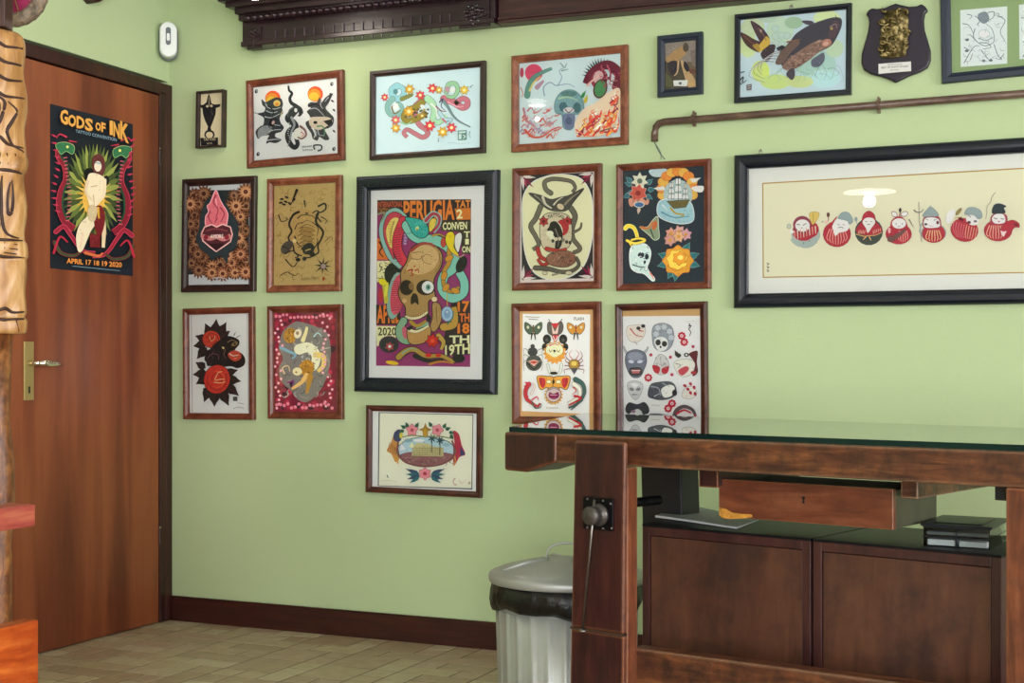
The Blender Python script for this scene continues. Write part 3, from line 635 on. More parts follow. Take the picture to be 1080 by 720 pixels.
# ------------------------------------------------------------------ pipe
PY = -.022
p0 = on_y(690.5, 149, PY); p1 = on_y(690.5, 136, PY); pe = on_y(1080, 99, PY); pz_ = on_y(760, 123.5, PY).z; pz2 = pe.z
t = thing('copper_pipe', 'brown painted pipe with bent end running along the wall above the long black frame', 'pipe', (p0.x, 0, p0.z))
O_ = Vector((p0.x, 0, p0.z))
sl = (pz2-on_y(720, 127.2, PY).z)/(pe.x-on_y(720, 127, PY).x); zA = on_y(700, 128.5, PY).z
pts = [Vector((p0.x, PY, p0.z)), Vector((p0.x, PY, zA-.035)), Vector((p0.x+.004, PY, zA-.016)), Vector((p0.x+.016, PY, zA-.004)), Vector((p0.x+.035, PY, zA)), Vector((p0.x+.3, PY, zA+sl*.265)), Vector((pe.x+.5, PY, zA+sl*(pe.x+.5-p0.x-.035)))]
bm = BM(); tube(bm, [q-O_ for q in pts], .0125, 14); obj('pipe', bm, M['copper'], t, smooth=True)
for x_, y_ in ((731.5, 125), (926.5, 110.5)):
    q = on_y(x_, y_, PY)-O_; bm = BM(); lathe(bm, [(.0125, -.005), (.0155, -.005), (.0155, .005), (.0125, .005)], 16, Matrix.Translation(q) @ Matrix.Rotation(PI/2, 4, 'Y')); box(bm, q.x-.004, q.x+.004, -.022+.01, 0, q.z-.024, q.z+.024); box(bm, q.x-.003, q.x+.003, -.026, -.018, q.z-.026, q.z-.012); box(bm, q.x-.003, q.x+.003, -.026, -.018, q.z+.012, q.z+.026); obj('pipe_clip', bm, M['copper'], t)
wp = [on_y(a, b, -.018)-O_ for a, b in ((690.5, 150), (693, 156), (697, 163), (701.5, 168))]
wq = [on_y(a, b, -.02)-O_ for a, b in ((690, 150), (695, 157), (697.5, 163), (697, 168))]
bm = BM(); tube(bm, wp, .0016, 6); tube(bm, wq, .0014, 6); obj('loose_wire', bm, M['grey'], t)
# ------------------------------------------------------------------ totem post, ornament, bench at the left edge
ZT = 3.35
tc_ = at(-2, 390, ZT); tc_.z = 0
def hz_(y): return CAM.z-(y-390)*ZT/F
sc = ZT/F
t = thing('carved_totem_post', 'tall carved wooden totem post at the left edge in front of the door', 'totem', tc_, YAW)
bm = BM(); tube(bm, [(0, 0, 0)]+[(.004*math.sin(i*1.3), .003*math.cos(i*2), z) for i, z in enumerate([.1*k for k in range(1, 10)]) if z < hz_(350)]+[(0, 0, hz_(350))], [.033]+[.034+.003*math.sin(i*2.1) for i in range(len([k for k in range(1, 10) if .1*k < hz_(350)]))]+[.034], 18)
obj('lower_shaft', bm, M['shaft'], t, smooth=True)
bm = BM(); lathe(bm, [(.038, hz_(31)), (.039, hz_(10)), (.039, RZ-.02), (.045, RZ)], 4, Matrix.Rotation(PI/4, 4, 'Z')); obj('upper_post', bm, M['tpost'], t, bevel=.003)
# carved figure: stacked profile with bulges, right silhouette from the photo (x of right edge per row)
prof = [(350, 26), (347, 28.5), (336, 29), (333, 26.5), (325, 27.5), (300, 29), (280, 28), (272, 27), (268, 29.5), (255, 30), (251, 28), (225, 28), (195, 27.5), (182, 27), (178, 29), (168, 29.5), (160, 27), (140, 27.5), (120, 29), (108, 28), (95, 27.5), (80, 27), (60, 26.5), (44, 25.5), (36, 23), (32, 17), (31, 10)]
bm = BM(); n = 40; rings = []
P2 = smooth_line(prof, 3)
for (y, xr) in P2:
    z = hz_(y+2); ring = []
    for i in range(n):
        a = 2*PI*i/n; r_ = (xr+2)*sc*.93; r_ *= 1+.03*math.cos(4*a)
        # sculpted relief on the camera side
        r_ += .0035*math.sin(y*.11+3*math.cos(a*2))*(1 if y < 330 else .3)
        ring.append(bm.verts.new((r_*math.cos(a), r_*.85*math.sin(a), z)))
    rings.append(ring)
for a, b in zip(rings, rings[1:]):
    for i in range(n): bm.faces.new((a[i], a[(i+1) % n], b[(i+1) % n], b[i]))
bm.faces.new(rings[0]); bm.faces.new(rings[-1]); fig = obj('carved_figure', bm, M['totem'], t, smooth=True)
# carved grooves drawn as recessed-looking dark cords following the surface
def surf(px, py, d=.0):
    xr = 29.0
    for (y0, r0_), (y1, r1_) in zip(prof, prof[1:]):
        if y1 <= py <= y0: xr = lerp(r0_, r1_, (y0-py)/(y0-y1)); break
    R_ = (xr+2)*sc*.93; x = max(-R_*.98, min(R_*.98, (px+2)*sc)); a = math.acos(x/R_)
    rr_ = R_*(1+.03*math.cos(4*a))+.0035*math.sin(py*.11+3*math.cos(a*2))
    return Vector((rr_*math.cos(a), -(rr_*.85)*math.sin(a)-d, hz_(py+2)))
gro = [[(-4, 45), (5, 47), (14, 51), (29, 50)], [(-4, 60), (4, 62), (14, 68), (29, 68)], [(-4, 77), (4, 80), (14, 86), (29, 84)], [(-4, 96), (5, 99), (13, 103), (29, 103)], [(0, 101), (10, 106), (13, 112), (10, 125), (6, 134), (0, 137)], [(0, 107), (6, 109), (7, 120), (0, 130)],
       [(16, 108), (22, 118), (18, 130), (14, 140), (19, 152), (26, 160)], [(0, 142), (8, 146), (14, 152), (25, 155)], [(0, 160), (6, 162), (7, 170), (8, 176)], [(8, 162), (9, 174)], [(15, 162), (16, 174)], [(21, 162), (22, 175)],
       [(0, 180), (14, 180), (27, 182)], [(10, 186), (9, 200), (10, 230), (14, 246), (24, 250)], [(18, 190), (20, 205), (19, 222), (16, 225), (15, 205), (17, 192)], [(0, 250), (8, 253), (26, 252)], [(12, 256), (24, 257)], [(12, 261), (24, 262)], [(12, 266), (23, 267)], [(0, 266), (10, 270), (26, 270)],
       [(6, 275), (4, 290), (0, 300)], [(0, 322), (6, 326), (13, 324), (20, 328), (27, 326)], [(0, 333), (12, 336), (27, 334)], [(22, 336), (23, 348)], [(0, 205), (5, 207), (6, 215), (0, 220)], [(4, 228), (7, 238), (3, 248)]]
for g_ in gro:
    bm = BM(); q = smooth_line(g_, 5); k = len(q)
    tube(bm, [surf(a, b, -.0006) for a, b in q], [.0016+.0030*math.sin(PI*i/(k-1)) for i in range(k)], 6); obj('carved_groove', bm, M['groove'], fig, smooth=True)
# little wooden bracket end high on the left wall
q_ = [on_x(a, b, 0.0) for a, b in ((86, -1), (91, 4.5), (95, 3.5), (103, -1))]
t = thing('wooden_bracket', 'tip of a small brown wooden bracket high on the wall above the door', 'bracket', (0, q_[1].y, q_[1].z))
bm = BM(); prism(bm, [(p.y-q_[1].y, p.z-q_[1].z) for p in q_]+[(q_[3].y-q_[1].y+.03, RZ-q_[1].z), (q_[0].y-q_[1].y-.02, RZ-q_[1].z)], .05, Vector((0, 0, 0)), Vector((0, 1, 0)), Vector((0, 0, 1)), Vector((1, 0, 0))); obj('bracket_arm', bm, M['doorf'], t, bevel=.003)
# round carved ornament behind the upper post
op = at(14, -9, ZT+.12); 
t = thing('round_ornament', 'round carved ornament with magenta centre hanging beside the totem post at the top left', 'ornament', op, YAW)
MR = Matrix.Rotation(PI/2, 4, 'X'); s2 = (ZT+.12)/F
bm = BM(); R1 = 38*s2; lathe(bm, [(R1*.62, 0), (R1*.62, .012), (R1*.7, .02), (R1*.95, .02), (R1, .012), (R1, 0)], 64, MR, lambda a, z: 1+.012*math.cos(22*a)); lathe(bm, [(R1*.62, 0.0), (R1*.62, .002)], 64, MR); obj('carved_rim', bm, M['carve'], t, smooth=False)
bm = BM(); lathe(bm, [(0, .006), (R1*.6, .006), (R1*.62, .003), (R1*.62, -.002)], 48, MR); obj('magenta_panel', bm, M['magenta'], t)
bm = BM()
for k in range(8):
    a = k*PI/4+.3; tube(bm, [(0, -.008, 0), (R1*.58*math.cos(a), -.008, R1*.58*math.sin(a))], .0012, 6)
obj('gilt_rays', bm, M['brass'], t)
bm = BM(); box(bm, -.1, 0, .0, .012, -.006, .006); obj('bracket', bm, M['tpost'], t)
# bench with arm at the left edge
def sidebeam(x, y0, y1, z, wd, ln):
    a_ = at(x, y0, z); b_ = at(x, y1, z); return a_.x, a_.y, b_.z, a_.z
ax, ay, az0, az1 = sidebeam(38, 531, 555, 2.95, .05, .5)
sx_, sy_, sz0, sz1 = sidebeam(41, 653, 900, 2.95, .05, .5)
t = thing('wooden_bench', 'chunky orange-brown wooden bench with a reddish arm at the lower left edge', 'bench', (sx_-.04, sy_-.3, 0))
O2 = Vector((sx_-.04, sy_-.3, 0))
bm = BM(); box(bm, ax-.07-O2.x, ax-O2.x, -.42, ay-O2.y, az0, az1); obj('arm_rest', bm, M['arm'], t, bevel=.005, seg=3)
bm = BM(); box(bm, sx_-.042-O2.x, sx_-O2.x, -.42, sy_-O2.y, 0.0, sz1-.0); obj('side_panel', bm, M['seat'], t, bevel=.004, seg=3)
bm = BM(); box(bm, sx_-.9-O2.x, sx_-.042-O2.x, -.42, sy_-O2.y-.02, sz1-.12, sz1-.05); obj('seat', bm, M['seat'], t, bevel=.004)
bm = BM(); box(bm, sx_-.9-O2.x, sx_-.858-O2.x, -.42, sy_-O2.y, 0, sz1); obj('side_panel', bm, M['seat'], t, bevel=.004)
bm = BM(); box(bm, ax-.06-O2.x, ax-.012-O2.x, -.40, -.34, sz1-.002, az0+.001); obj('arm_support', bm, M['arm'], t, bevel=.003)
bm = BM(); box(bm, sx_-.9-O2.x, sx_-.042-O2.x, -.42, -.38, sz1-.05, sz1+.45); obj('back_rest', bm, M['arm'], t, bevel=.003)
# ------------------------------------------------------------------ picture frames
def pframe(label, quad, bar, fm, sheet='#e8e8e4', prof='flat', depth=.022, group=None, mat=None, matcol=None, glass=True, name='framed_picture', cat='framed picture'):
    """quad: TL, TR, BR, BL photo points of the outer edge; returns an Art sheet"""
    Y = -depth
    q = []
    for k, (x, y) in enumerate(quad):
        px = on_y(x, y, Y if k in (0, 3) else -.001); pz = on_y(x, y, Y if (k in (0, 1)) == (y < HZ) else -.001); q.append(Vector((px.x, 0, pz.z)))
    c = sum(q, Vector())/4
    w = ((q[1]-q[0]).length+(q[2]-q[3]).length)/2; h = ((q[0]-q[3]).length+(q[1]-q[2]).length)/2
    ex = (q[1]-q[0])+(q[2]-q[3]); ey = (q[0]-q[3])+(q[1]-q[2])
    a = math.atan2(ex.z, ex.x)*.5+.5*math.atan2(-ey.x, ey.z)
    t = thing(name, label, cat, (c.x, 0, c.z), 0, group); t.rotation_euler = (0, -a, 0)
    R = Matrix.Rotation(a, 4, 'Y'); inv = R
    P = {'flat': [(0, -.001), (0, -depth*.92), (.0015, -depth), (bar*.55, -depth), (bar*.75, -depth*.8), (bar-.001, -depth*.72), (bar, -depth*.68), (bar, -.004)],
         'slope': [(0, -.001), (0, -depth*.85), (.002, -depth*.95), (bar*.35, -depth), (bar*.5, -depth*.95), (bar*.82, -depth*.72), (bar*.86, -depth*.78), (bar, -depth*.72), (bar, -.004)],
         'round': [(0, -.001)]+[(bar*.46-bar*.46*math.cos(k*PI/8), -depth*.5-depth*.5*math.sin(k*PI/8)) for k in range(0, 9)]+[(bar*.93, -depth*.62), (bar, -depth*.6), (bar, -.004)],
         'step': [(0, -.001), (0, -depth*.7), (.003, -depth*.8), (bar*.2, -depth*.8), (bar*.22, -depth), (bar*.7, -depth), (bar*.74, -depth*.75), (bar*.95, -depth*.65), (bar, -depth*.6), (bar, -.004)]}[prof]
    bm = BM(); rings = []
    for (o_, d_) in P: rings.append([bm.verts.new((sx2*(w/2-o_), d_, sz2*(h/2-o_))) for sx2, sz2 in ((-1, -1), (1, -1), (1, 1), (-1, 1))])
    for r1, r2 in zip(rings, rings[1:]):
        for i in range(4): bm.faces.new((r1[i], r1[(i+1) % 4], r2[(i+1) % 4], r2[i]))
    obj('moulding', bm, fm, t)
    iw, ih = w/2-bar, h/2-bar
    bm = BM(); box(bm, -w/2+.003, w/2-.003, -.004, -.0012, -h/2+.003, h/2-.003); obj('backing_board', bm, M['black'], t)
    sy = -.0075
    if glass:
        bm = BM(); gy = -depth*.66; vs = [bm.verts.new(p) for p in ((-iw-.001, gy, -ih-.001), (iw+.001, gy, -ih-.001), (iw+.001, gy, ih+.001), (-iw-.001, gy, ih+.001))]; bm.faces.new(vs); obj('glass_pane', bm, M['pglass'], t)
    O = Vector((c.x, 0, c.z))
    def local(px, py):
        p = on_y(px, py, sy)-O; p = Matrix.Rotation(a, 3, 'Y') @ p; return Vector((p.x, sy, p.z))
    ar = Art((0, 0, 1), local, (0, -1, 0)); ar.parent = t; ar.half = (iw, ih); ar.sy = sy; ar.sheet = sheet
    return ar
def crop(ar, ox, oy, k): ar.ox, ar.oy, ar.k = ox, oy, k; ar.lay = max(1, ar.lay); return ar
def finish(ar, name='print', half=None):
    iw, ih = half or ar.half; e = .002 if half is None else 0
    base = [(-iw-e, ar.sy, -ih-e), (iw+e, ar.sy, -ih-e), (iw+e, ar.sy, ih+e), (-iw-e, ar.sy, ih+e)]
    return ar.build(name, ar.parent, INK, base, ar.sheet)
BK = '#17151a'
# ---- 1 tiny framed trophy drawing
a = pframe('small narrow framed black trophy drawing on cream, topmost left, next to the door corner', [(205.2, 95.4), (238.9, 94.4), (239.3, 155.9), (206.9, 157.2)], .009, M['fr_drk'], '#bdb192', 'flat', .03, glass=False)
crop(a, 180, 50, 5.4)
a.P([(218, 262), (226, 285), (232, 318), (250, 325), (285, 322), (280, 338), (258, 345), (256, 380), (240, 425), (228, 455), (232, 472), (218, 476), (208, 470), (212, 450), (196, 418), (184, 380), (180, 345), (156, 340), (152, 328), (186, 326), (204, 312), (210, 284)], BK)
a.E(209, 335, 8, 7, '#b9aa88'); a.E(232, 333, 8, 7, '#b9aa88'); a.S([(219, 285), (219, 330)], 5, '#8d8066')
a.S([(222, 475), (204, 480), (196, 500), (206, 514)], 12, BK, 8); a.S([(222, 475), (240, 482), (246, 500), (238, 514)], 12, BK, 8); a.E(221, 498, 10, 14, '#b9aa88')
a.P([(170, 515), (270, 512), (270, 556), (172, 560)], BK); a.T('TATTOO', 188, 532, 256, 530, 16, '#c7b894'); a.T('ARTISTI', 205, 552, 236, 551, 9, '#c7b894')
a.S([(230, 360), (245, 390)], 5, '#4a4238', 2); a.S([(236, 350), (226, 420)], 4, '#3a3430', 2)
finish(a)
# ---- 2 landscape flash: two suns, creature heads, snake
a = pframe('reddish wooden landscape frame with three black tattoo creatures and two orange suns', [(257.8, 83.9), (363.3, 73.8), (365.2, 170.2), (260.9, 176.9)], .028, M['fr_red'], '#cfd6d8', 'slope')
crop(a, 180, 50, 5.4)
a.P([(470, 215), (480, 205), (930, 185), (945, 192), (955, 590), (945, 602), (500, 635), (486, 625)], '#dbe8ee')
for x, y in ((488, 250), (918, 208), (498, 607), (930, 578)): a.E(x, y, 9, 12, '#2b3034', 20); a.E(x+3, y-2, 4, 5, '#9aa3a6')
for X, Y, fl in ((582, 290, 1), (824, 265, -1)):
    a.E(X, Y, 44, 44, '#e2502a', ol=None); a.E(X-6, Y+6, 37, 36, '#ef8a2c'); a.E(X-8, Y+14, 27, 24, '#f7b53a')
# left creature
a.P([(520, 295), (540, 312), (565, 300), (600, 285), (630, 292), (640, 320), (636, 345), (640, 372), (622, 400), (628, 430), (645, 455), (630, 480), (600, 490), (598, 510), (632, 525), (600, 545), (566, 540), (545, 548), (552, 520), (560, 500), (520, 505), (498, 520), (484, 480), (510, 450), (528, 440), (530, 400), (494, 378), (530, 368), (540, 345), (522, 325)], '#33373b', sm=True)
a.E(606, 318, 20, 18, '#f2c06a'); a.E(606, 324, 11, 10, '#d98a2c'); a.P([(498, 475), (520, 452), (556, 445), (580, 460), (560, 490), (520, 505), (500, 515)], '#8d9295', sm=True)
for p in ([(540, 320), (560, 345), (600, 350), (628, 340)], [(545, 360), (575, 372), (610, 366)], [(536, 395), (570, 400), (600, 390), (622, 378)], [(560, 430), (590, 440), (625, 445)], [(560, 480), (590, 470), (630, 468)], [(548, 530), (590, 524), (625, 524)]): a.S(p, 6, '#b8bdc0', 3); 
for p in ([(555, 335), (585, 360), (580, 400)], [(575, 420), (560, 450), (590, 470)], [(590, 400), (610, 420)]): a.S(p, 7, '#0f1114', 3)
a.E(578, 430, 18, 22, '#15171a', 20); a.E(585, 428, 8, 12, '#c9a7a0', 20)
a.S([(500, 380), (480, 372), (466, 380)], 4, BK, 1); a.S([(640, 360), (628, 385), (634, 400)], 5, '#c9b98a', 2)
# snake middle
a.S([(672, 222), (676, 245), (692, 262), (680, 290), (688, 315), (712, 332), (738, 352), (744, 378)], 10, '#232629', 26); a.S([(716, 350), (690, 380), (672, 405), (700, 430), (712, 455), (680, 475), (668, 505), (680, 545), (706, 570), (724, 550), (714, 510)], 46, '#2c2f32', 22)
a.S([(690, 400), (706, 440), (690, 480), (684, 520)], 16, '#8d9295', 8); a.E(714, 358, 9, 12, '#dfe6e8'); a.P([(740, 375), (752, 380), (738, 395), (722, 390)], '#232629')
a.E(726, 492, 26, 34, '#ead9d0', 15); a.S([(740, 450), (765, 470), (772, 500), (748, 520), (726, 510)], 14, '#7d5a52', 8); a.S([(742, 480), (760, 495), (745, 508)], 6, '#c04a40', 3); a.S([(700, 340), (676, 360), (668, 395)], 8, '#5a5f62', 4)
for i in range(12): a.E(676+6*math.sin(i), 430+i*12, 5, 3, '#9aa0a2')
# right creature
a.P([(782, 330), (800, 312), (835, 312), (850, 285), (862, 312), (880, 290), (905, 270), (925, 262), (915, 290), (900, 320), (885, 345), (905, 372), (930, 400), (926, 440), (900, 460), (880, 470), (905, 520), (880, 528), (850, 510), (838, 530), (812, 520), (802, 490), (776, 450), (772, 425), (800, 410), (790, 385), (778, 365), (800, 345)], '#3b3a3f', sm=True)
a.P([(800, 400), (850, 395), (905, 400), (925, 425), (890, 450), (850, 470), (810, 460), (790, 430)], '#c9b9a6', sm=True); a.P([(870, 420), (920, 408), (924, 430), (900, 445)], BK); a.E(826, 428, 12, 9, BK); a.S([(790, 335), (830, 325), (862, 345), (890, 380)], 12, '#15171a', 4)
for p in ([(800, 350), (835, 350), (880, 395)], [(860, 300), (856, 330), (870, 350)], [(900, 285), (880, 310)], [(840, 470), (850, 500), (880, 500)], [(805, 460), (830, 480), (832, 510)]): a.S(p, 7, '#a3a3ad', 3)
a.S([(838, 450), (868, 450), (880, 480), (872, 510)], 10, '#5d8a62', 5); a.S([(812, 462), (826, 495), (818, 515)], 8, '#dfe6e8', 4)
for x, y in ((905, 262), (915, 300), (925, 350), (925, 470)): a.LF(x, y, 20+x % 60, 26, 10, '#2b2e33')
a.T('BRUNO', 752, 572, 808, 567, 9, BK, .02); a.T('TATTOO', 752, 592, 812, 588, 10, BK, .02); a.S([(822, 580), (818, 560), (845, 556), (862, 562), (860, 582), (840, 590)], 8, BK); a.E(842, 572, 12, 8, '#dfe6e8')
finish(a)
# ---- 3 dragon with flowers, dark frame
a = pframe('dark brown landscape frame with teal and pink dragon among red and yellow flowers', [(388.6, 73.8), (513.1, 64.8), (513.5, 162.5), (390.4, 168.7)], .021, M['fr_drk'], '#bcd3df', 'flat')
crop(a, 370, 50, 5.54)
O = '#3a4a46'
a.S([(270, 225), (240, 250), (250, 290), (285, 300), (310, 270), (300, 235), (262, 222)], 38, '#86bcc8', 24, ol=O)
a.S([(245, 300), (215, 340), (225, 385), (265, 400), (300, 370), (290, 335), (262, 330)], 30, '#79a8a4', 18, ol=O); a.S([(262, 330), (240, 350), (256, 385), (290, 365)], 12, '#6b5a2e', 6); a.E(262, 345, 18, 20, '#d5e3e8'); a.E(262, 258, 14, 16, '#4d7f84')
a.S([(300, 300), (350, 280), (360, 270)], 24, '#7a7a3a', 10, ol=O)
a.S([(430, 300), (405, 320), (375, 350), (380, 400), (400, 450), (440, 480), (450, 505), (420, 525), (370, 500), (330, 480), (310, 500), (330, 525)], 34, '#b06a76', 20, ol='#5d3a40')
a.S([(420, 320), (380, 350), (330, 370), (310, 410), (340, 430), (400, 410), (440, 380)], 36, '#8a7c2e', 30, ol=O)
for i in range(26): a.E(315+i*5.5, 385+22*math.sin(i*1.7), 8, 6, random.choice(['#5d4a1c', '#a98f3a', '#3c3a20']))
a.S([(450, 300), (480, 330), (490, 380), (480, 420), (510, 440), (540, 420), (560, 400)], 40, '#9ecba8', 22, ol=O); a.S([(470, 330), (500, 360), (505, 410)], 12, '#d6ead6', 6)
a.S([(545, 300), (600, 320), (650, 350), (680, 340), (680, 310), (650, 300), (610, 330)], 40, '#b8687a', 26, ol='#5d3a40'); a.S([(570, 320), (620, 345), (660, 345)], 10, '#d694a0', 5)
a.S([(560, 260), (575, 215), (615, 215), (625, 255), (600, 290), (560, 285)], 26, '#8cbb92', 16, ol=O); a.E(596, 250, 16, 18, '#d5e3e8'); a.E(565, 245, 14, 18, '#b08a98')
a.S([(540, 310), (570, 350), (600, 400), (640, 435), (700, 465)], 16, '#6e8a92', 3, ol=O); a.S([(520, 320), (540, 300), (530, 345), (555, 370)], 8, '#4a3a5c', 3); a.S([(500, 345), (530, 370), (560, 375)], 8, '#7a3a4a', 3)
a.S([(520, 380), (550, 420), (590, 420), (560, 450)], 20, '#a6c8d4', 10, ol=O); a.S([(540, 420), (560, 440)], 14, '#b8687a', 8)
a.E(420, 345, 14, 10, '#d5e3e8', 30); a.S([(300, 440), (330, 450), (360, 430)], 12, '#8cbb92', 4)
for x, y, c, r in ((200, 292, '#c63a44', 24), (345, 245, '#c99a30', 32), (408, 280, '#cc3d48', 30), (480, 240, '#cc3d48', 32), (518, 250, '#c9a03a', 24), (665, 250, '#d0b23e', 30), (342, 375, '#d09a2c', 36), (265, 425, '#c85a5e', 30), (266, 472, '#cf9a2e', 30), (465, 458, '#d0333e', 36), (540, 495, '#d0a02c', 34), (592, 470, '#d23a48', 32), (420, 400, '#a9862c', 22)):
    a.F(x, y, r, c, 7, .58, x, ol='#6b3a28', w=1.2, ctr='#f0dca0')
a.S([(700, 235), (716, 218)], 5, O, 2); a.S([(514, 552), (516, 530)], 5, O, 2)
a.P([(628, 487), (680, 484), (680, 540), (630, 543)], '#4f7a72'); a.P([(634, 493), (674, 490), (674, 500), (634, 503)], '#b8cfd0'); a.P([(634, 508), (650, 507), (650, 536), (635, 537)], '#b8cfd0'); a.S([(656, 512), (672, 520), (660, 534)], 4, '#d5e3e8')
a.S([(700, 490), (696, 510), (704, 530)], 5, '#6f8f8a', 3); a.S([(568, 560), (600, 556), (640, 564), (700, 556)], 3, '#a9bcc0')
finish(a)
# ---- 4 flaming heart, dark frame
a = pframe('very dark brown upright frame with pink flaming heart among orange flowers', [(190.3, 187.5), (271.3, 186.4), (271.5, 307.8), (191.6, 308)], .029, M['fr_drk'], '#d3d6da', 'slope')
crop(a, 180, 180, 5.335)
a.P([(100, 110), (440, 108), (440, 578), (100, 584)], '#2a3438')
r = random.Random(5)
def mum(x, y, R, c='#96603f', c2='#4d241c'):
    a.F(x, y, R*1.08, '#4c2a18', 13, .6, x); a.F(x, y, R, c, 13, .5, x*2); a.F(x, y, R*.62, '#b08460', 11, .5, y); a.E(x, y, R*.26, R*.26, c2)
for x, y in ((130, 140), (135, 250), (125, 350), (128, 440), (118, 520), (180, 490), (160, 560), (220, 560), (280, 530), (330, 565), (370, 490), (400, 560), (410, 420), (425, 340), (415, 245), (400, 160), (360, 140), (430, 500), (190, 130), (345, 205), (395, 300), (430, 200), (160, 190), (150, 300), (118, 300), (150, 400), (160, 470), (240, 540), (350, 520), (400, 470), (390, 380), (400, 260), (375, 200), (240, 575), (300, 580), (370, 575), (118, 190), (430, 120), (430, 570), (330, 480)): mum(x, y, r.uniform(38, 52), r.choice(['#8f5c40', '#9c6c4c', '#85503a']))
a.P([(200, 185), (175, 260), (165, 340), (150, 380), (175, 440), (215, 470), (240, 500), (290, 480), (325, 520), (335, 470), (375, 430), (390, 360), (385, 290), (355, 250), (330, 200), (300, 170), (230, 150)], '#262f33', sm=True)
a.P([(262, 112), (285, 160), (300, 190), (325, 230), (330, 262), (310, 320), (215, 320), (205, 262), (222, 232), (214, 200), (232, 180)], '#c4626e', ol='#dba0a8', w=5, sm=True)
for p in ([(262, 140), (250, 180), (275, 220), (262, 270)], [(290, 210), (310, 245), (290, 290)], [(230, 230), (222, 265), (245, 300)], [(270, 270), (255, 300)]): a.S(p, 9, '#8e2f44', 4)
a.S([(262, 160), (270, 200)], 8, '#e09aa4', 3)
a.P([(268, 318), (300, 302), (345, 318), (356, 360), (345, 400), (310, 425), (265, 456), (225, 425), (190, 395), (182, 355), (200, 318), (240, 304)], '#4a2028', ol='#dcaaa6', w=7, sm=False)
a.S([(190, 370), (230, 382), (268, 372), (305, 385), (348, 368)], 26, '#b57070'); 
for x in (208, 325): a.E(x, 375, 13, 14, '#7a1f2c')
a.T('AMORE', 232, 382, 305, 380, 22, '#e8cfc8', .01); a.P([(222, 412), (316, 410), (268, 448)], '#2c1418'); a.S([(210, 340), (262, 328), (330, 340)], 8, '#7a3a40')
a.S([(240, 606), (280, 602), (316, 608)], 3, '#b9bcc4')
finish(a)
# ---- 5 gold sketch
a = pframe('honey brown upright frame with black ink sketch and compass star on golden paper', [(279.3, 187.6), (361.8, 185.2), (361.8, 307.7), (282, 308)], .027, M['fr_gold'], '#bb9f66', 'slope')
crop(a, 180, 180, 5.335)
a.K(585, 95, 920, 625, 260, 3.5, ['#9a7a3c', '#c4a866', '#a88a4a', '#8d6e34'], 30, 2)
a.P([(700, 230), (690, 280), (670, 330), (665, 390), (690, 440), (740, 480), (800, 480), (840, 430), (855, 370), (845, 310), (830, 260), (800, 230), (750, 215)], '#b8965a', sm=True)
for p, w in (([(722, 232), (690, 250), (668, 300), (682, 340), (664, 380), (690, 420), (700, 460), (740, 480)], 14), ([(830, 240), (820, 290), (858, 340), (850, 380), (830, 420), (832, 460), (790, 485), (756, 490)], 14), ([(715, 270), (740, 250), (800, 255), (825, 285)], 6), ([(700, 330), (715, 300), (740, 290)], 6), ([(800, 290), (830, 320), (825, 370)], 6), ([(700, 370), (716, 410), (742, 430)], 8), ([(806, 440), (826, 410), (828, 380)], 8), ([(740, 440), (770, 420), (800, 430), (790, 460)], 10), ([(700, 460), (720, 480), (700, 490)], 10)): a.S(p, w, '#25211c', w*.5)
for k in range(7): a.S([(735-6*k % 20, 300+k*22), (770, 280+k*22), (815, 300+k*22)], 5, '#5d4526', 2)
for k in range(5): a.E(770, 330+k*26, 40-4*k, 12, '#a07c44', 8, ol='#4c3820', w=2)
a.P([(748, 425), (785, 405), (812, 430), (795, 470), (750, 465)], '#2a2622', sm=True); a.S([(760, 450), (790, 440)], 6, '#c4a866')
a.S([(712, 110), (700, 140), (688, 170)], 16, '#25211c', 6); a.S([(700, 160), (680, 185)], 10, '#25211c', 4)
for x, y in ((628, 160), (650, 175), (640, 190), (622, 180), (655, 150), (672, 185)): a.E(x, y, 6, 12, '#2c2722', x)
a.S([(610, 250), (625, 285), (660, 275), (650, 260)], 7, '#3c342a', 3); a.S([(755, 170), (760, 205)], 9, '#25211c', 4); a.E(768, 240, 10, 4, '#2c2722')
a.S([(835, 200), (870, 185), (875, 215), (845, 235), (825, 225), (800, 240)], 11, '#2c2722', 6); a.S([(850, 260), (880, 280), (870, 300)], 7, '#3c342a', 3); a.S([(820, 250), (850, 290)], 8, '#25211c')
a.P([(622, 440), (650, 400), (690, 400), (680, 440), (640, 470)], '#4a463c', sm=True); a.S([(630, 425), (670, 440)], 7, '#1d1a18', 3); a.S([(650, 465), (690, 450), (720, 480)], 9, '#2c2722', 4)
a.S([(650, 500), (690, 540), (720, 510)], 8, '#332a1e', 3); a.S([(870, 400), (905, 370), (915, 400)], 4, '#5d4526', 2); a.E(700, 395, 12, 12, '#dcc48a')
a.F(860, 535, 50, '#221f1b', 8, .28, 5); a.E(862, 537, 14, 14, '#a8908a'); 
a.S([(620, 590), (660, 570), (700, 590), (720, 575)], 5, '#4c3820', 3); a.T('ROMA CAPUT', 740, 618, 840, 612, 16, '#6b5228'); a.E(864, 607, 7, 10, '#a3341f'); a.E(720, 500, 14, 10, '#25211c'); a.E(756, 495, 12, 12, '#25211c'); a.E(800, 470, 16, 14, '#25211c')
finish(a)
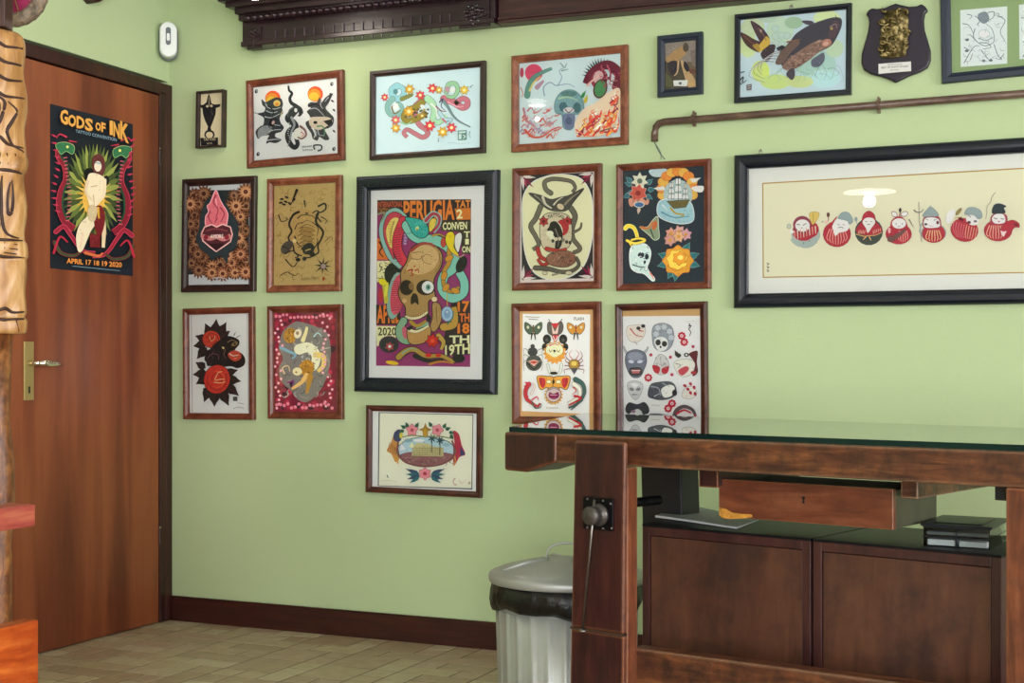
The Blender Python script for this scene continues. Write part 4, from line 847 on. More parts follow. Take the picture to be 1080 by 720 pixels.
# ---- 6 black panther and roses
a = pframe('reddish brown upright frame with black panther head between two red roses on white', [(191.3, 324.6), (269.8, 324), (270, 442.2), (193.2, 442.4)], .025, M['fr_red'], '#dcdad8', 'slope')
crop(a, 180, 310, 5.145)
a.S([(112, 115), (118, 640)], 2.5, '#7d8084', sm=False); a.S([(415, 108), (420, 635)], 2.5, '#9a9da0', sm=False)
LC = dict(col='#241a17', ol='#120d0c', w=2, vein='#5c2a1c')
for x, y, A_, l, w in ((225, 240, -115, 90, 55), (240, 230, -85, 95, 55), (255, 235, -60, 95, 55), (265, 240, -35, 70, 45), (200, 250, -160, 70, 45), (195, 270, 170, 72, 48), (195, 290, 130, 80, 50), (215, 300, 100, 60, 45)): a.LF(x, y, A_, l, w, **LC)
a.E(222, 245, 48, 46, '#c43d28', ol='#3a1410', w=3)
for p in ([(195, 240), (215, 215), (250, 222), (262, 245)], [(205, 262), (222, 240), (240, 240)], [(225, 275), (245, 262), (256, 240)], [(215, 225), (222, 250), (240, 225)]): a.S(p, 5, '#8a2418', 3)
a.S([(212, 228), (222, 255), (240, 240), (240, 225)], 4, '#e0b070', 3)
a.P([(280, 240), (305, 228), (340, 232), (372, 250), (372, 275), (350, 305), (385, 320), (405, 350), (400, 385), (365, 402), (330, 392), (280, 395), (235, 392), (195, 370), (185, 345), (205, 310), (240, 270)], '#14110f', sm=True)
a.P([(312, 325), (345, 305), (378, 318), (385, 345), (355, 365), (325, 352)], '#b8442c', sm=True); a.S([(320, 322), (340, 335), (372, 330)], 6, '#e8d8c8', 3); a.S([(345, 350), (365, 345)], 5, '#e8a07a', 2)
a.E(348, 272, 18, 10, '#8a7040', -20); a.E(350, 271, 6, 6, '#14110f'); a.S([(310, 262), (335, 250), (366, 262)], 5, '#8d7450', 2); a.S([(285, 290), (292, 296)], 10, '#e0c080'); a.S([(345, 225), (355, 205)], 5, '#3c332c', 2); a.S([(360, 235), (380, 225)], 4, '#3c332c', 2); a.S([(300, 300), (290, 330), (305, 350)], 6, '#6b4a38', 3)
a.S([(200, 350), (225, 325), (260, 330), (262, 355)], 4, '#7d4a58', 3); a.S([(240, 300), (225, 330), (235, 350)], 3, '#5a4038')
for x, y, A_, l, w in ((200, 430, 175, 78, 50), (205, 450, 150, 75, 50), (190, 400, -150, 60, 40), (215, 500, 110, 90, 55), (240, 520, 90, 90, 58), (275, 515, 65, 100, 55), (300, 490, 40, 95, 52), (310, 460, 10, 75, 48), (300, 430, -15, 70, 40), (225, 390, -120, 50, 35)): a.LF(x, y, A_, l, w, **LC)
a.E(255, 462, 70, 78, '#c23424', ol='#3a1410', w=3, rot=15)
for R in (58, 44, 30): a.S([(255+R*math.cos(q)*.9, 462+R*math.sin(q)) for q in [R*.1+j*.5 for j in range(9)]], 5, '#8a1f16' if R != 44 else '#da5a3c', 3)
a.S([(262, 425), (245, 465), (275, 462), (296, 462)], 4, '#e6c088'); a.S([(238, 478), (275, 482), (300, 476)], 4, '#e6c088'); a.S([(262, 425), (282, 420)], 4, '#e6c088')
a.P([(342, 556), (366, 556), (366, 580), (342, 580)], '#4a4440'); a.S([(370, 590), (400, 596)], 3, '#8d8a88'); a.S([(345, 622), (372, 612), (402, 622)], 3, '#8d8a88')
finish(a)
# ---- 7 acrobat/angel on red patterned ground
a = pframe('reddish brown upright frame with golden winged figures on crimson dotted ground', [(280.5, 322), (363.1, 321.4), (363.3, 441.6), (282.4, 441.8)], .027, M['fr_red'], '#74182f', 'slope')
crop(a, 180, 310, 5.145)
r = random.Random(8)
for i in range(170):
    x, y = r.uniform(565, 885), r.uniform(108, 630); a.E(x, y, r.uniform(7, 18), r.uniform(7, 18), r.choice(['#a01838', '#8a1230', '#b52848', '#3a1a24', '#96203a'])); a.lay -= (i % 4 != 0)
a.P([(620, 190), (680, 150), (740, 160), (800, 180), (850, 210), (870, 300), (862, 400), (840, 470), (800, 540), (740, 585), (690, 570), (650, 520), (600, 470), (590, 400), (610, 350), (590, 290), (600, 230)], '#75706a', sm=True)
a.K(610, 180, 860, 560, 60, 6, ['#a8a298', '#4a4a48', '#8d8a80'], 34, 4)
a.S([(600, 290), (640, 310), (680, 330), (660, 350)], 18, '#7aa8b8', 8); a.S([(780, 230), (800, 210), (820, 230)], 8, '#a9c4cc', 4); a.S([(640, 480), (670, 470), (660, 500)], 12, '#7a3a6a', 5)
a.E(650, 225, 36, 42, '#a87a28', 20); a.K(625, 195, 680, 270, 16, 5, ['#d0a040', '#5c3c14'], 16, 3); a.E(692, 215, 20, 26, '#e0cfae', 20); a.E(690, 212, 8, 10, '#8a7a62')
a.S([(720, 250), (735, 210), (742, 178)], 24, '#e6cf98', 12); a.S([(700, 300), (750, 290), (790, 330), (780, 390), (740, 400)], 58, '#e4d8b8', 40); a.S([(790, 330), (830, 340), (830, 390), (800, 420)], 34, '#e0c070', 18)
a.K(710, 280, 800, 400, 30, 4, ['#a8946a', '#6b5a40', '#f6efd8'], 18, 6)
a.E(742, 400, 40, 44, '#a8741f', 10); a.K(705, 370, 790, 480, 24, 5, ['#d69a30', '#5c3a10'], 18, 7); a.E(690, 420, 26, 22, '#e6d0a0'); a.E(684, 424, 6, 5, '#8a5a3a')
a.S([(740, 440), (710, 480), (660, 515)], 26, '#d8b068', 14); a.S([(760, 450), (750, 500), (740, 540)], 34, '#a87a2c', 12); a.S([(620, 430), (610, 400), (640, 390), (650, 420)], 9, '#d0b890', 5); a.S([(820, 300), (870, 290)], 8, '#b8b0a0', 3); a.S([(850, 330), (862, 380), (830, 440)], 10, '#8f8a80', 4)
for i in range(46):
    t_ = i/46.; 
    if i % 2: x, y = 572+r.uniform(-4, 40), 110+520*t_
    else: x, y = 845+r.uniform(-18, 38), 110+520*t_
    a.E(x, y, 8, 8, '#d9788c'); a.E(x, y, 4, 4, '#f0d0d0'); a.lay -= 1
for i in range(16): a.E(575+i*20, 116+r.uniform(-4, 14), 8, 8, '#d9788c'); a.E(580+i*20, 600+r.uniform(-8, 20), 9, 9, '#d9788c'); a.lay -= 1
finish(a)
# ---- 8 big black frame, skull poster
def bigframe():
    a = pframe('largest upright frame, thick black ribbed moulding around a skull and cobra poster', [(372.6, 184.6), (527.4, 178.9), (525.8, 416.6), (372.6, 412.4)], .054, M['fr_navy'], '#e4e8e4', 'round', .04)
    t = a.parent; iw, ih = a.half; W2, H2 = iw+.054, ih+.054
    # ribbed bead down each side, inside the moulding
    bm = BM(); n = 84
    for s in (-1, 1):
        for i in range(n):
            z = -H2+.02+(2*H2-.04)*i/(n-1); box(bm, s*(W2-.028)-.014, s*(W2-.028)+.014, -.0405, -.034, z-.003, z+.003)
        for i in range(54):
            x = -W2+.05+(2*W2-.1)*i/53; box(bm, x-.003, x+.003, -.0405, -.034, s*(H2-.028)-.016, s*(H2-.028)+.016)
    obj('ribbed_border', bm, M['fr_blk'], t)
    crop(a, 395, 205, 7.58); OL = '#1b1a18'
    Y2 = 682.2    # second crop offset: y' = y + 90*7.58
    D = lambda pts: [(x, y+Y2) for x, y in pts]
    a.P([(22, 45), (772, 38), (765, 1378), (12, 1368)], '#8c2a66')
    a.P([(22, 45), (772, 38), (770, 210), (560, 215), (240, 180), (25, 150)], '#2a1a22')
    # writing
    a.T('PERUGIA', 232, 215, 640, 205, 165, '#d8782a', .03, 0); a.T('INTERNATIONAL', 28, 105, 225, 100, 46, '#c0502a', .02); a.T('TATTOO', 30, 150, 130, 150, 40, '#b87030', .02)
    a.T('TAT', 645, 108, 768, 104, 60, '#d8802c', .03); a.P([(640, 112), (768, 108), (768, 200), (660, 205)], '#c86e24'); a.T('2', 655, 195, 705, 192, 75, '#e8dca0', .03)
    a.P([(530, 215), (770, 210), (765, 480), (700, 470), (690, 300), (530, 290)], '#3a3428')
    a.T('CONVEN', 545, 285, 740, 280, 62, '#e6e0a8', .03); a.T('T', 715, 345, 765, 345, 50, '#e6e0a8', .03); a.T('I', 725, 400, 755, 400, 45, '#e6e0a8', .03); a.T('ON', 700, 465, 768, 465, 52, '#e6e0a8', .03)
    a.P([(20, 350), (75, 360), (120, 520), (20, 520)], '#d06a24'); a.S([(40, 380), (60, 420), (40, 460), (70, 500)], 16, '#3c1a14', 8)
    a.P([(20, 530), (130, 530), (155, 600), (80, 690), (22, 700)], '#dad6a0'); a.K(28, 540, 140, 680, 26, 7, ['#3c3a30', '#6b6a48'], 34, 9)
    a.P([(15, 880), (200, 900), (215, 1040), (15, 1040)], '#2a1a1c'); a.T('APRIL', 20, 1030, 205, 1030, 145, '#da7426', .03)
    a.P([(15, 1050), (180, 1052), (180, 1140), (20, 1215)], '#d8d8a4'); a.T('2020', 30, 1128, 175, 1128, 66, '#3a3828', .02)
    a.P([(620, 850), (768, 850), (766, 1280), (560, 1290), (560, 1130)], '#2c1c22')
    a.T('17', 665, 940, 762, 940, 88, '#dd7a26', .04); a.T('TH', 680, 1020, 762, 1020, 70, '#d06a26', .04); a.T('18', 665, 1112, 762, 1112, 84, '#dd7a26', .04); a.T('TH', 600, 1192, 762, 1188, 64, '#e4dcae', .03); a.T('19TH', 565, 1292, 765, 1275, 88, '#e6e2a6', .03)
    a.E(150, 640, 70, 90, OL)
    # cobra hood and coils
    a.S([(240, 180), (170, 130), (90, 180), (60, 290), (85, 400), (130, 500), (215, 580)], 44, '#84b2ac', 40, ol=OL, ow=5)
    a.P([(110, 165), (170, 140), (230, 175), (225, 250), (175, 330), (150, 420), (160, 520), (120, 450), (80, 350), (75, 250)], '#b8384c', ol=OL, w=5, sm=True)
    a.P([(125, 215), (165, 185), (205, 205), (190, 270), (150, 340), (140, 430), (110, 380), (95, 290)], '#dcc66a', sm=True); a.S([(160, 215), (135, 300), (128, 400)], 7, '#5a4a20', 3)
    for i in range(12): a.S([(105+2*i % 20, 225+i*16), (150, 218+i*16)], 3, '#8a6a2c'); a.lay -= 1
    a.S([(235, 210), (190, 330), (185, 430), (225, 520), (270, 560)], 70, '#c9304a', 70, ol=OL, ow=5)
    for i in range(15):
        y = 265+i*19; cx = 205-30*math.sin(i/15*3); a.S([(cx-28, y+8), (cx+30, y-2)], 4, '#5c1424', sm=False); a.lay -= 1
    a.S([(240, 230), (260, 320), (240, 400)], 34, '#8a5a94', 26, ol=OL)
    for i in range(7): a.E(248, 250+i*24, 12, 8, '#b08ab8')
    a.S([(265, 250), (320, 330), (400, 360), (500, 370), (590, 420), (640, 500), (630, 590), (560, 650), (545, 760), (620, 830), (710, 790), (720, 700), (680, 620)], 84, '#7cc0b0', 62, ol=OL, ow=6)
    a.S([(600, 450), (600, 540), (560, 620), (560, 730), (620, 780), (680, 740)], 34, '#b8842c', 20, ol='#3c5a44', ow=5)
    for x, y in ((600, 510), (560, 650), (575, 745), (650, 770)): a.E(x, y, 22, 34, '#c98a2a', x, ol='#2e4a3c', w=4)
    a.P([(250, 185), (330, 190), (400, 215), (435, 270), (425, 330), (370, 350), (310, 310), (275, 240)], '#2ea59a', ol=OL, w=6, sm=True); a.E(345, 272, 12, 18, '#d6d67a', 20); a.K(280, 200, 420, 335, 30, 5, ['#1b6a66', '#5cc8ba'], 24, 12)
    a.S([(415, 210), (470, 155), (520, 180), (515, 240), (470, 300)], 28, '#a8344a', 18, ol='#88b8b4', ow=9); a.P([(440, 230), (470, 190), (500, 210), (480, 270), (445, 300)], '#e0c04c', ol=OL, w=4, sm=True)
    a.E(555, 385, 20, 38, '#b84038', ol=OL, w=3); a.S([(470, 330), (520, 320), (570, 340)], 16, '#b8962c', 6, ol=OL)
    # banana
    a.P([(585, 310), (630, 300), (650, 350), (640, 420), (680, 485), (640, 480), (600, 440), (570, 370)], '#e6c420', ol=OL, w=5, sm=True); a.P([(650, 330), (690, 305), (705, 340), (690, 420), (672, 465), (645, 410)], '#e8ecec', ol=OL, w=5, sm=True); a.S([(640, 480), (690, 500), (720, 480)], 14, '#b08a78', 8)
    a.E(700, 560, 40, 70, OL, 25)
    # skull
    a.E(170, 640+170, 62, 190, '#84a8a0', 8, ol=OL, w=6); a.E(190, 640+160, 56, 165, '#c94a60', 8)
    for i in range(15): a.S([(135, 690+i*17), (235, 705+i*15)], 4, '#7a1a30', sm=False); a.lay -= 1
    a.P([(300, 430), (390, 385), (490, 410), (545, 480), (540, 570), (500, 640), (480, 700), (490, 800), (500, 850), (440, 850), (430, 960), (340, 990), (260, 980), (250, 900), (215, 850), (195, 780), (215, 700), (215, 620), (260, 540)], '#a5834e', ol=OL, w=8, sm=True)
    a.P([(310, 440), (390, 400), (480, 430), (520, 500), (480, 590), (380, 640), (280, 620), (250, 580), (300, 520)], '#c4a470', sm=True); a.S([(300, 450), (370, 400), (450, 395), (490, 420)], 26, '#9a3a34', 14)
    for p in ([(300, 510), (360, 520), (420, 480), (470, 500)], [(380, 490), (400, 540), (460, 560)], [(270, 560), (240, 640)], [(520, 470), (530, 560), (490, 620)], [(310, 470), (360, 460), (400, 470)]): a.S(p, 6, '#6b4c28', 3)
    a.S([(275, 610), (310, 600), (300, 625), (315, 640), (290, 655)], 12, '#9c2420', 6); a.S([(330, 610), (355, 600), (360, 630)], 10, '#9c2420', 5); a.E(325, 575, 7, 6, '#9c2420')
    a.E(262, 745, 52, 58, '#241a14', ol='#6b4c28', w=6); a.E(300, 735, 22, 30, '#7d5c34'); a.E(415, 745, 75, 62, '#2c2018'); a.E(432, 742, 48, 50, '#e0e6e2', ol=OL, w=4); a.E(435, 742, 20, 24, '#5d9a8c'); a.E(437, 742, 8, 10, OL)
    a.P([(320, 790), (350, 810), (358, 880), (330, 865), (300, 880), (296, 830)], '#2a1c14', sm=True); a.E(245, 850, 20, 18, '#c9a070'); a.E(485, 838, 22, 20, '#e0c8a0', ol='#5c3c1c', w=3)
    a.S([(260, 980), (310, 990), (370, 980), (430, 940)], 22, '#e4d2a8', 16, ol=OL)
    for i in range(10): a.S([(270+i*17, 968-i*2), (272+i*17, 998-i*4)], 3, '#6b4c28', sm=False); a.lay -= 1
    a.P([(470, 870), (530, 880), (545, 980), (520, 1060), (480, 1100), (450, 1060), (470, 980)], '#a5834e', ol=OL, w=6, sm=True); a.S([(500, 900), (505, 1020)], 6, '#5c3c1c', 3)
    a.P([(430, 950), (460, 980), (450, 1030), (420, 1000)], OL)
    # lower snake body + jaw
    a.S([(240, 1010), (205, 1080), (220, 1150), (280, 1170), (330, 1120), (380, 1060), (440, 1040)], 56, '#7da486', 44, ol=OL, ow=6); a.E(250, 1105, 22, 50, '#c25a70', -10)
    a.S([(300, 1020), (350, 1050), (420, 1010)], 30, '#a9842c', 18, ol='#3c5a44')
    a.P([(270, 1070), (340, 1080), (440, 1050), (460, 1100), (430, 1170), (350, 1200), (280, 1180)], '#b0874c', ol=OL, w=6, sm=True); a.S([(285, 1085), (350, 1095), (440, 1050)], 24, '#e6d6b0', 14, ol='#3c2a18'); a.P([(262, 1070), (300, 1045), (320, 1060), (285, 1090)], OL)
    a.S([(560, 1060), (640, 1040), (650, 960), (640, 900)], 60, '#b8903a', 40, ol=OL, ow=6); a.S([(590, 1040), (630, 990), (640, 930)], 12, '#4a7a5c', 6)
    a.E(588, 955, 44, 58, '#9ab8d0', ol='#3a5a80', w=5); a.E(588, 955, 26, 36, '#7a9cc0'); a.E(588, 940, 8, 6, '#e6eef2')
    a.S([(588, 780), (590, 890)], 6, '#c9a22c')
    a.S([(200, 1300), (260, 1250), (330, 1240), (420, 1290), (540, 1290), (640, 1330), (700, 1290)], 44, '#a8883c', 22, ol=OL, ow=6); a.S([(230, 1270), (300, 1230), (350, 1250)], 14, '#78a08c', 6)
    a.S([(330, 1290), (430, 1330), (560, 1320)], 36, '#1d1a1c', 20); a.E(680, 1310, 50, 34, '#1d1a1c'); a.S([(450, 1355), (540, 1335), (640, 1350)], 20, '#b8762c', 10)
    a.S([(520, 1130), (560, 1180), (540, 1240)], 40, '#b89a44', 22, ol=OL, ow=5)
    # plain stand-ins: dark round boss with a flower, red flower
    a.E(125, 1200, 78, 66, '#2b2c30', ol='#8c2a66', w=4); a.F(130, 1215, 40, '#a84046', 6, .6, 10, ctr='#e6e6e0'); a.E(150, 1345, 52, 16, '#d9b41e', 8); a.F(472, 1170, 58, '#c32020', 7, .62, 8, ol=OL, w=4, ctr='#e8502c'); a.E(440, 1285, 26, 16, '#c01c1c'); a.E(520, 1285, 24, 16, '#c01c1c')
    a.E(75, 700, 34, 26, '#d8cc24', 30, ol=OL, w=3); a.P([(70, 720), (110, 730), (120, 860), (90, 880), (80, 800)], '#b8b43a'); a.E(60, 810, 20, 60, '#b02a3a'); a.E(105, 560+200, 14, 60, '#d6d24a', 10)
    a.S([(40, 160), (90, 150), (60, 220)], 18, '#8c8466', 8, ol=OL)
    finish(a)
bigframe()
# ---- 9 ship/house medallion, dark landscape frame at the bottom
a = pframe('dark brown landscape frame, lowest on the wall, with harbour medallion, flags and pink flowers', [(385.3, 426.4), (510.2, 430.1), (509.2, 525.2), (385.7, 518.8)], .022, M['fr_brn'], '#dcdfe8', 'flat')
crop(a, 370, 420, 6.54)
a.P([(192, 95), (845, 112), (838, 628), (186, 604)], '#3a3a40'); a.P([(200, 100), (840, 117), (832, 620), (193, 600)], '#e9e5c8')
a.P([(330, 215), (300, 240), (275, 310), (248, 360), (280, 385), (310, 440), (340, 400), (330, 300)], '#c08a4a', sm=True)
for i in range(6): a.S([(270+i*8, 300+i*8), (256+i*14, 360+i*8)], 4, '#8a4a2c', sm=False)
a.P([(300, 235), (345, 215), (345, 290), (300, 290)], '#3c4468', sm=True); a.P([(705, 225), (745, 245), (765, 320), (790, 385), (750, 405), (715, 460), (705, 390), (715, 300)], '#a82a44', sm=True); a.P([(755, 330), (790, 385), (755, 400)], '#3a3a6a'); a.S([(710, 380), (722, 430), (712, 465)], 12, '#c08a3c', 6); a.S([(300, 400), (325, 440), (318, 450)], 12, '#c8923c', 6)
a.E(520, 365, 208, 104, '#6b6a58'); a.E(520, 362, 198, 96, '#a9c4d0'); a.P([(330, 400), (400, 370), (500, 375), (620, 370), (712, 390), (690, 430), (600, 460), (500, 466), (400, 450)], '#8a5a60', sm=True)
a.K(340, 400, 700, 455, 40, 5, ['#5c3444', '#b08a80', '#7a4a54', '#8f8060'], 24, 13)
a.P([(430, 330), (460, 305), (540, 312), (560, 330), (640, 340), (640, 400), (420, 395)], '#c0b888', sm=False)
for i in range(5): a.S([(425, 340+i*12), (640, 346+i*12)], 3.5, '#7d7448', sm=False)
for i in range(11): a.S([(440+i*18, 330), (440+i*18, 395)], 2.5, '#8a8258', sm=False)
a.P([(400, 335), (425, 300), (440, 340)], '#e8e0a8'); a.P([(350, 310), (380, 350), (340, 360)], '#dfe6e8')
for x, y in ((562, 275), (618, 290)):
    a.S([(x, y), (x-4, y+100)], 6, '#4a4a34', 5)
    for q in range(7): a.LF(x, y, q*51, 36, 10, '#2c4a54')
a.E(660, 320, 26, 12, '#8fb0b8'); a.E(470, 290, 40, 10, '#e0ecee'); a.E(400, 290, 30, 12, '#7fa0ac')
a.S([(330, 300), (325, 350), (345, 410), (400, 448), (500, 468), (620, 455), (700, 410), (715, 350), (700, 290)], 12, '#7a4a4a', 12); a.S([(345, 270), (420, 255), (520, 262), (620, 262), (690, 275)], 8, '#7d8a60', 8)
for x, y, A_ in ((380, 205, -150), (395, 200, -110), (450, 200, -60), (560, 195, -120), (640, 205, -60), (655, 215, -20), (680, 230, 20), (370, 220, 160), (350, 245, 120), (690, 250, 60)): a.LF(x, y, A_, 40, 24, '#2c5a48', ol='#1a3a30', w=1)
a.F(425, 218, 42, '#d88a94', 5, .7, 0, ol='#8a3a48', w=2, ctr='#b04a5c', rnd=True); a.F(600, 218, 42, '#d88a94', 5, .7, 20, ol='#8a3a48', w=2, ctr='#b04a5c', rnd=True)
a.F(517, 215, 44, '#a8802c', 4, .35, 0, ol='#4a3614', w=2); a.E(517, 235, 16, 34, '#b89034', ol='#4a3614', w=2); a.E(350, 255, 12, 20, '#d0c050')
for s_ in (-1, 1):
    for k in range(4): a.LF(517+s_*40, 520+k*6, (0 if s_ > 0 else 180)+s_*(k*18-20), 105-k*8, 26, '#2f6a72' if k % 2 else '#3a4a6a', ol='#1c3a40', w=1)
a.F(515, 518, 44, '#d88a94', 6, .7, 0, ol='#8a3a48', w=2, ctr='#a8344c', rnd=True)
a.S([(255, 530), (262, 548)], 8, '#5a7060', 5); a.S([(210, 570), (260, 565), (320, 572)], 2.5, '#b8b0a0'); a.S([(725, 548), (710, 570), (722, 595), (735, 590)], 6, '#a8727c', 4); a.S([(750, 560), (770, 585), (800, 560)], 4, '#c8a0a0', 2); a.E(822, 582, 9, 10, '#b0a890')
finish(a)
# ---- 10 dragon and red fish flash in pinkish brown frame
a = pframe('light reddish wooden landscape frame with pale watercolour frog, mask and crimson dragon', [(538.2, 58.2), (663.3, 47.2), (663.7, 153), (539.5, 161)], .027, M['fr_gold'], '#c8d8e0', 'slope')
crop(a, 530, 40, 5.76)
a.E(190, 212, 54, 54, '#cf4668'); a.S([(150, 350), (160, 290), (190, 240), (240, 210), (300, 185)], 34, '#5e8f84', 14, ol='#3c5a58'); a.S([(165, 320), (190, 270), (230, 235)], 12, '#d0c070', 6); a.S([(210, 300), (250, 260)], 30, '#b08aa0', 14)
a.S([(255, 350), (250, 300), (290, 270), (330, 290), (360, 240), (345, 200), (380, 180)], 8, '#8a9ab0', 4); a.S([(360, 200), (400, 190)], 9, '#7a9a94', 4); a.S([(370, 175), (350, 150)], 9, '#7a9a94', 4); a.S([(380, 180), (392, 150)], 7, '#7a9a94', 3); a.S([(330, 290), (400, 280), (440, 300)], 6, '#8a9ab0', 3)
a.E(118, 210, 12, 30, '#b0405a'); a.S([(110, 300), (125, 340), (115, 360)], 6, '#c87a60', 3)
r = random.Random(77)
for i in range(44):
    x = r.uniform(105, 320); y = r.uniform(430, 610); d = r.uniform(.6, 1.1); q = r.choice((-1, 1))
    a.S([(x, y), (x+20*d, y-12*d-8*q), (x+38*d, y-6*d+10*q), (x+50*d, y-24*d)], r.uniform(7, 13), r.choice(['#c8807c', '#d8a8a0', '#a89ab0', '#cf6a5c', '#b8707c', '#cfc0cc', '#c85a50']), 2)
a.S([(140, 560), (180, 600), (240, 600), (300, 560), (350, 540)], 16, '#cc5a4a', 6); a.S([(130, 430), (150, 500), (200, 540)], 14, '#b87a88', 6)
a.P([(340, 350), (380, 320), (430, 318), (470, 345), (495, 400), (490, 460), (440, 470), (435, 540), (405, 560), (370, 540), (362, 470), (325, 455), (318, 400)], '#7ba0a6', ol='#4a6a70', w=3, sm=True)
a.E(405, 340, 50, 18, '#5a8080'); a.E(372, 420, 26, 30, '#4a6e7a'); a.E(455, 425, 24, 32, '#4a7074'); a.E(405, 440, 34, 18, '#d0c8cc'); a.S([(380, 430), (405, 455), (432, 430)], 6, '#2c3a44', 4); a.P([(370, 470), (440, 468), (430, 545), (385, 548)], '#707a98', sm=True); a.E(405, 505, 20, 24, '#54607c'); a.S([(345, 370), (400, 360), (460, 380)], 12, '#a8c4a0', 6)
a.LF(480, 370, -60, 60, 20, '#3c8a4c'); a.LF(500, 400, -70, 60, 22, '#c8b440')
for i in range(15): A_ = -165+i*9.5; a.LF(600+60*math.cos(math.radians(A_)), 260+80*math.sin(math.radians(A_)), A_, 60, 12, '#2c4a4c')
a.S([(700, 300), (715, 230), (660, 170), (600, 175), (540, 220), (510, 280)], 62, '#6e2038', 40, ol='#301420'); a.E(590, 250, 50, 60, '#8a2c44', 20); a.E(585, 240, 30, 40, '#c9a8a8', 20); a.S([(520, 290), (550, 260), (600, 225)], 14, '#e0b0a8', 6); a.E(597, 310, 34, 52, '#4a8a58', 15, ol='#5c1428', w=8); a.S([(640, 170), (660, 220), (655, 280)], 10, '#c05a6a', 4); a.K(600, 160, 715, 300, 40, 6, ['#3c1020', '#a83a50', '#c06a70'], 24, 21)
r = random.Random(31); a.TX = False
a.P([(450, 590), (450, 500), (500, 430), (560, 400), (600, 370), (650, 330), (715, 310), (718, 440), (690, 520), (620, 590), (520, 605)], '#e2c8b0', sm=True)
for i in range(62):
    x = r.uniform(455, 690); y = 600-r.random()**1.3*min(240, (x-430)*1.1); d = r.uniform(.5, 1.2); q = r.choice((-1, 1))
    a.S([(x, y), (x+22*d, y-14*d-8*q), (x+34*d, y-34*d+6*q), (x+24*d-10*q, y-52*d), (x+36*d, y-66*d)], r.uniform(9, 16), r.choice(['#d8973c', '#cf5a3c', '#c23a34', '#e0b468', '#a8303c', '#f0e2cc', '#7a2440', '#cf5a3c']), 2)
a.TX = True
a.S([(600, 570), (650, 555), (700, 545)], 8, '#6a3a44', 3); a.S([(455, 560), (500, 590), (560, 600)], 10, '#c8604c', 4)
finish(a)
# ---- 11 snake and eagle, oval
a = pframe('reddish wooden upright frame with eagle and snakes in a cream oval with dark corners', [(539.2, 177), (635.3, 172.1), (635.7, 304.9), (540.2, 306.1)], .027, M['fr_red'], '#d8ccc6', 'slope')
crop(a, 530, 160, 4.696)
a.P([(92, 118), (448, 102), (448, 625), (96, 635)], '#2c2a2e')
a.TX = False; a.P([(98, 305), (105, 215), (150, 150), (230, 118), (300, 112), (390, 135), (438, 215), (446, 330), (440, 450), (405, 560), (330, 620), (230, 632), (150, 590), (108, 480)], '#e3d9b4', ol='#f0ead6', w=5, sm=True)
a.TX = True
for cx, cy, A_ in ((98, 122, 45), (444, 108, 135), (444, 620, -135), (100, 630, -45)):
    for k, (l, c) in enumerate(((80, '#7c1a3c'), (62, '#a83a58'), (62, '#5c1430'), (70, '#d8d0c8'), (70, '#d8d0c8'))): a.LF(cx, cy, A_+(0, 22, -22, 40, -40)[k], l, 16, c)
O = '#2c2826'
a.S([(240, 205), (215, 185), (210, 150), (245, 135), (300, 138), (345, 150), (360, 180), (345, 200)], 20, '#6e6a5c', 10, ol=O, ow=3)
a.S([(190, 270), (165, 330), (140, 370), (165, 420), (180, 460), (150, 485)], 22, '#6b6658', 14, ol=O, ow=3); a.S([(340, 280), (360, 320), (345, 380), (350, 430), (385, 480), (350, 500)], 24, '#6b6658', 14, ol=O, ow=3); a.S([(350, 400), (385, 380), (392, 350)], 12, '#6b6658', 4, ol=O)
a.P([(130, 205), (190, 215), (240, 235), (285, 225), (330, 215), (405, 180), (360, 240), (320, 290), (270, 295), (225, 285), (180, 250)], '#4a4642', ol=O, w=2, sm=True)
a.S([(200, 225), (215, 260), (245, 280)], 14, '#c9c4b0', 6); a.S([(160, 215), (190, 240), (210, 265)], 7, '#8d887a', 3); a.S([(310, 260), (340, 230), (380, 200)], 12, '#8a7f6a', 4); a.S([(255, 262), (275, 240), (300, 225)], 8, '#d6d0bc', 3); a.E(288, 272, 18, 14, '#d0c0a0', 30)
a.P([(200, 320), (260, 300), (330, 320), (345, 400), (330, 470), (265, 500), (205, 480), (185, 400)], '#c9bfa2', ol=O, w=3, sm=True)
for x in (205, 322): a.F(x, 345, 26, '#a83034', 6, .6, ol=O, w=1.5, ctr='#5c1014')
a.E(298, 375, 32, 40, '#a82c34'); a.E(262, 395, 38, 48, '#e6dcc0'); a.P([(240, 350), (265, 345), (290, 375), (300, 420), (290, 470), (262, 485), (262, 430), (240, 400), (222, 390), (232, 370)], '#26221f', sm=True); a.S([(262, 380), (280, 430), (275, 470)], 6, '#7a7468', 3); a.E(236, 405, 18, 14, '#e8dcc0')
a.T('TATTOO', 225, 335, 305, 335, 18, O, .02, 12)
for i in range(9): a.E(200+i*17, 440+10*math.sin(i), 8, 9, random.choice(['#3c3834', '#7a7468', '#c9bfa2']))
a.S([(175, 480), (190, 520), (230, 545), (200, 560), (175, 530)], 20, '#a8322f', 12, ol=O); a.S([(220, 480), (280, 490), (320, 480)], 18, '#b03a34', 10, ol=O); a.P([(230, 510), (290, 490), (350, 500), (365, 540), (320, 570), (250, 565), (220, 540)], '#8a5f4c', ol=O, w=3, sm=True); a.K(240, 500, 355, 560, 30, 4, ['#3c2c26', '#b08a70', '#5c4a3c'], 18, 22)
a.S([(165, 575), (230, 580), (290, 595), (345, 590), (380, 560), (365, 520)], 20, '#5f5a4e', 10, ol=O, ow=3); a.E(212, 600, 12, 9, '#c9bfa2', ol=O); a.E(330, 600, 16, 9, '#c9bfa2', ol=O); a.S([(250, 610), (290, 602)], 10, '#8d8778', 5)
finish(a)
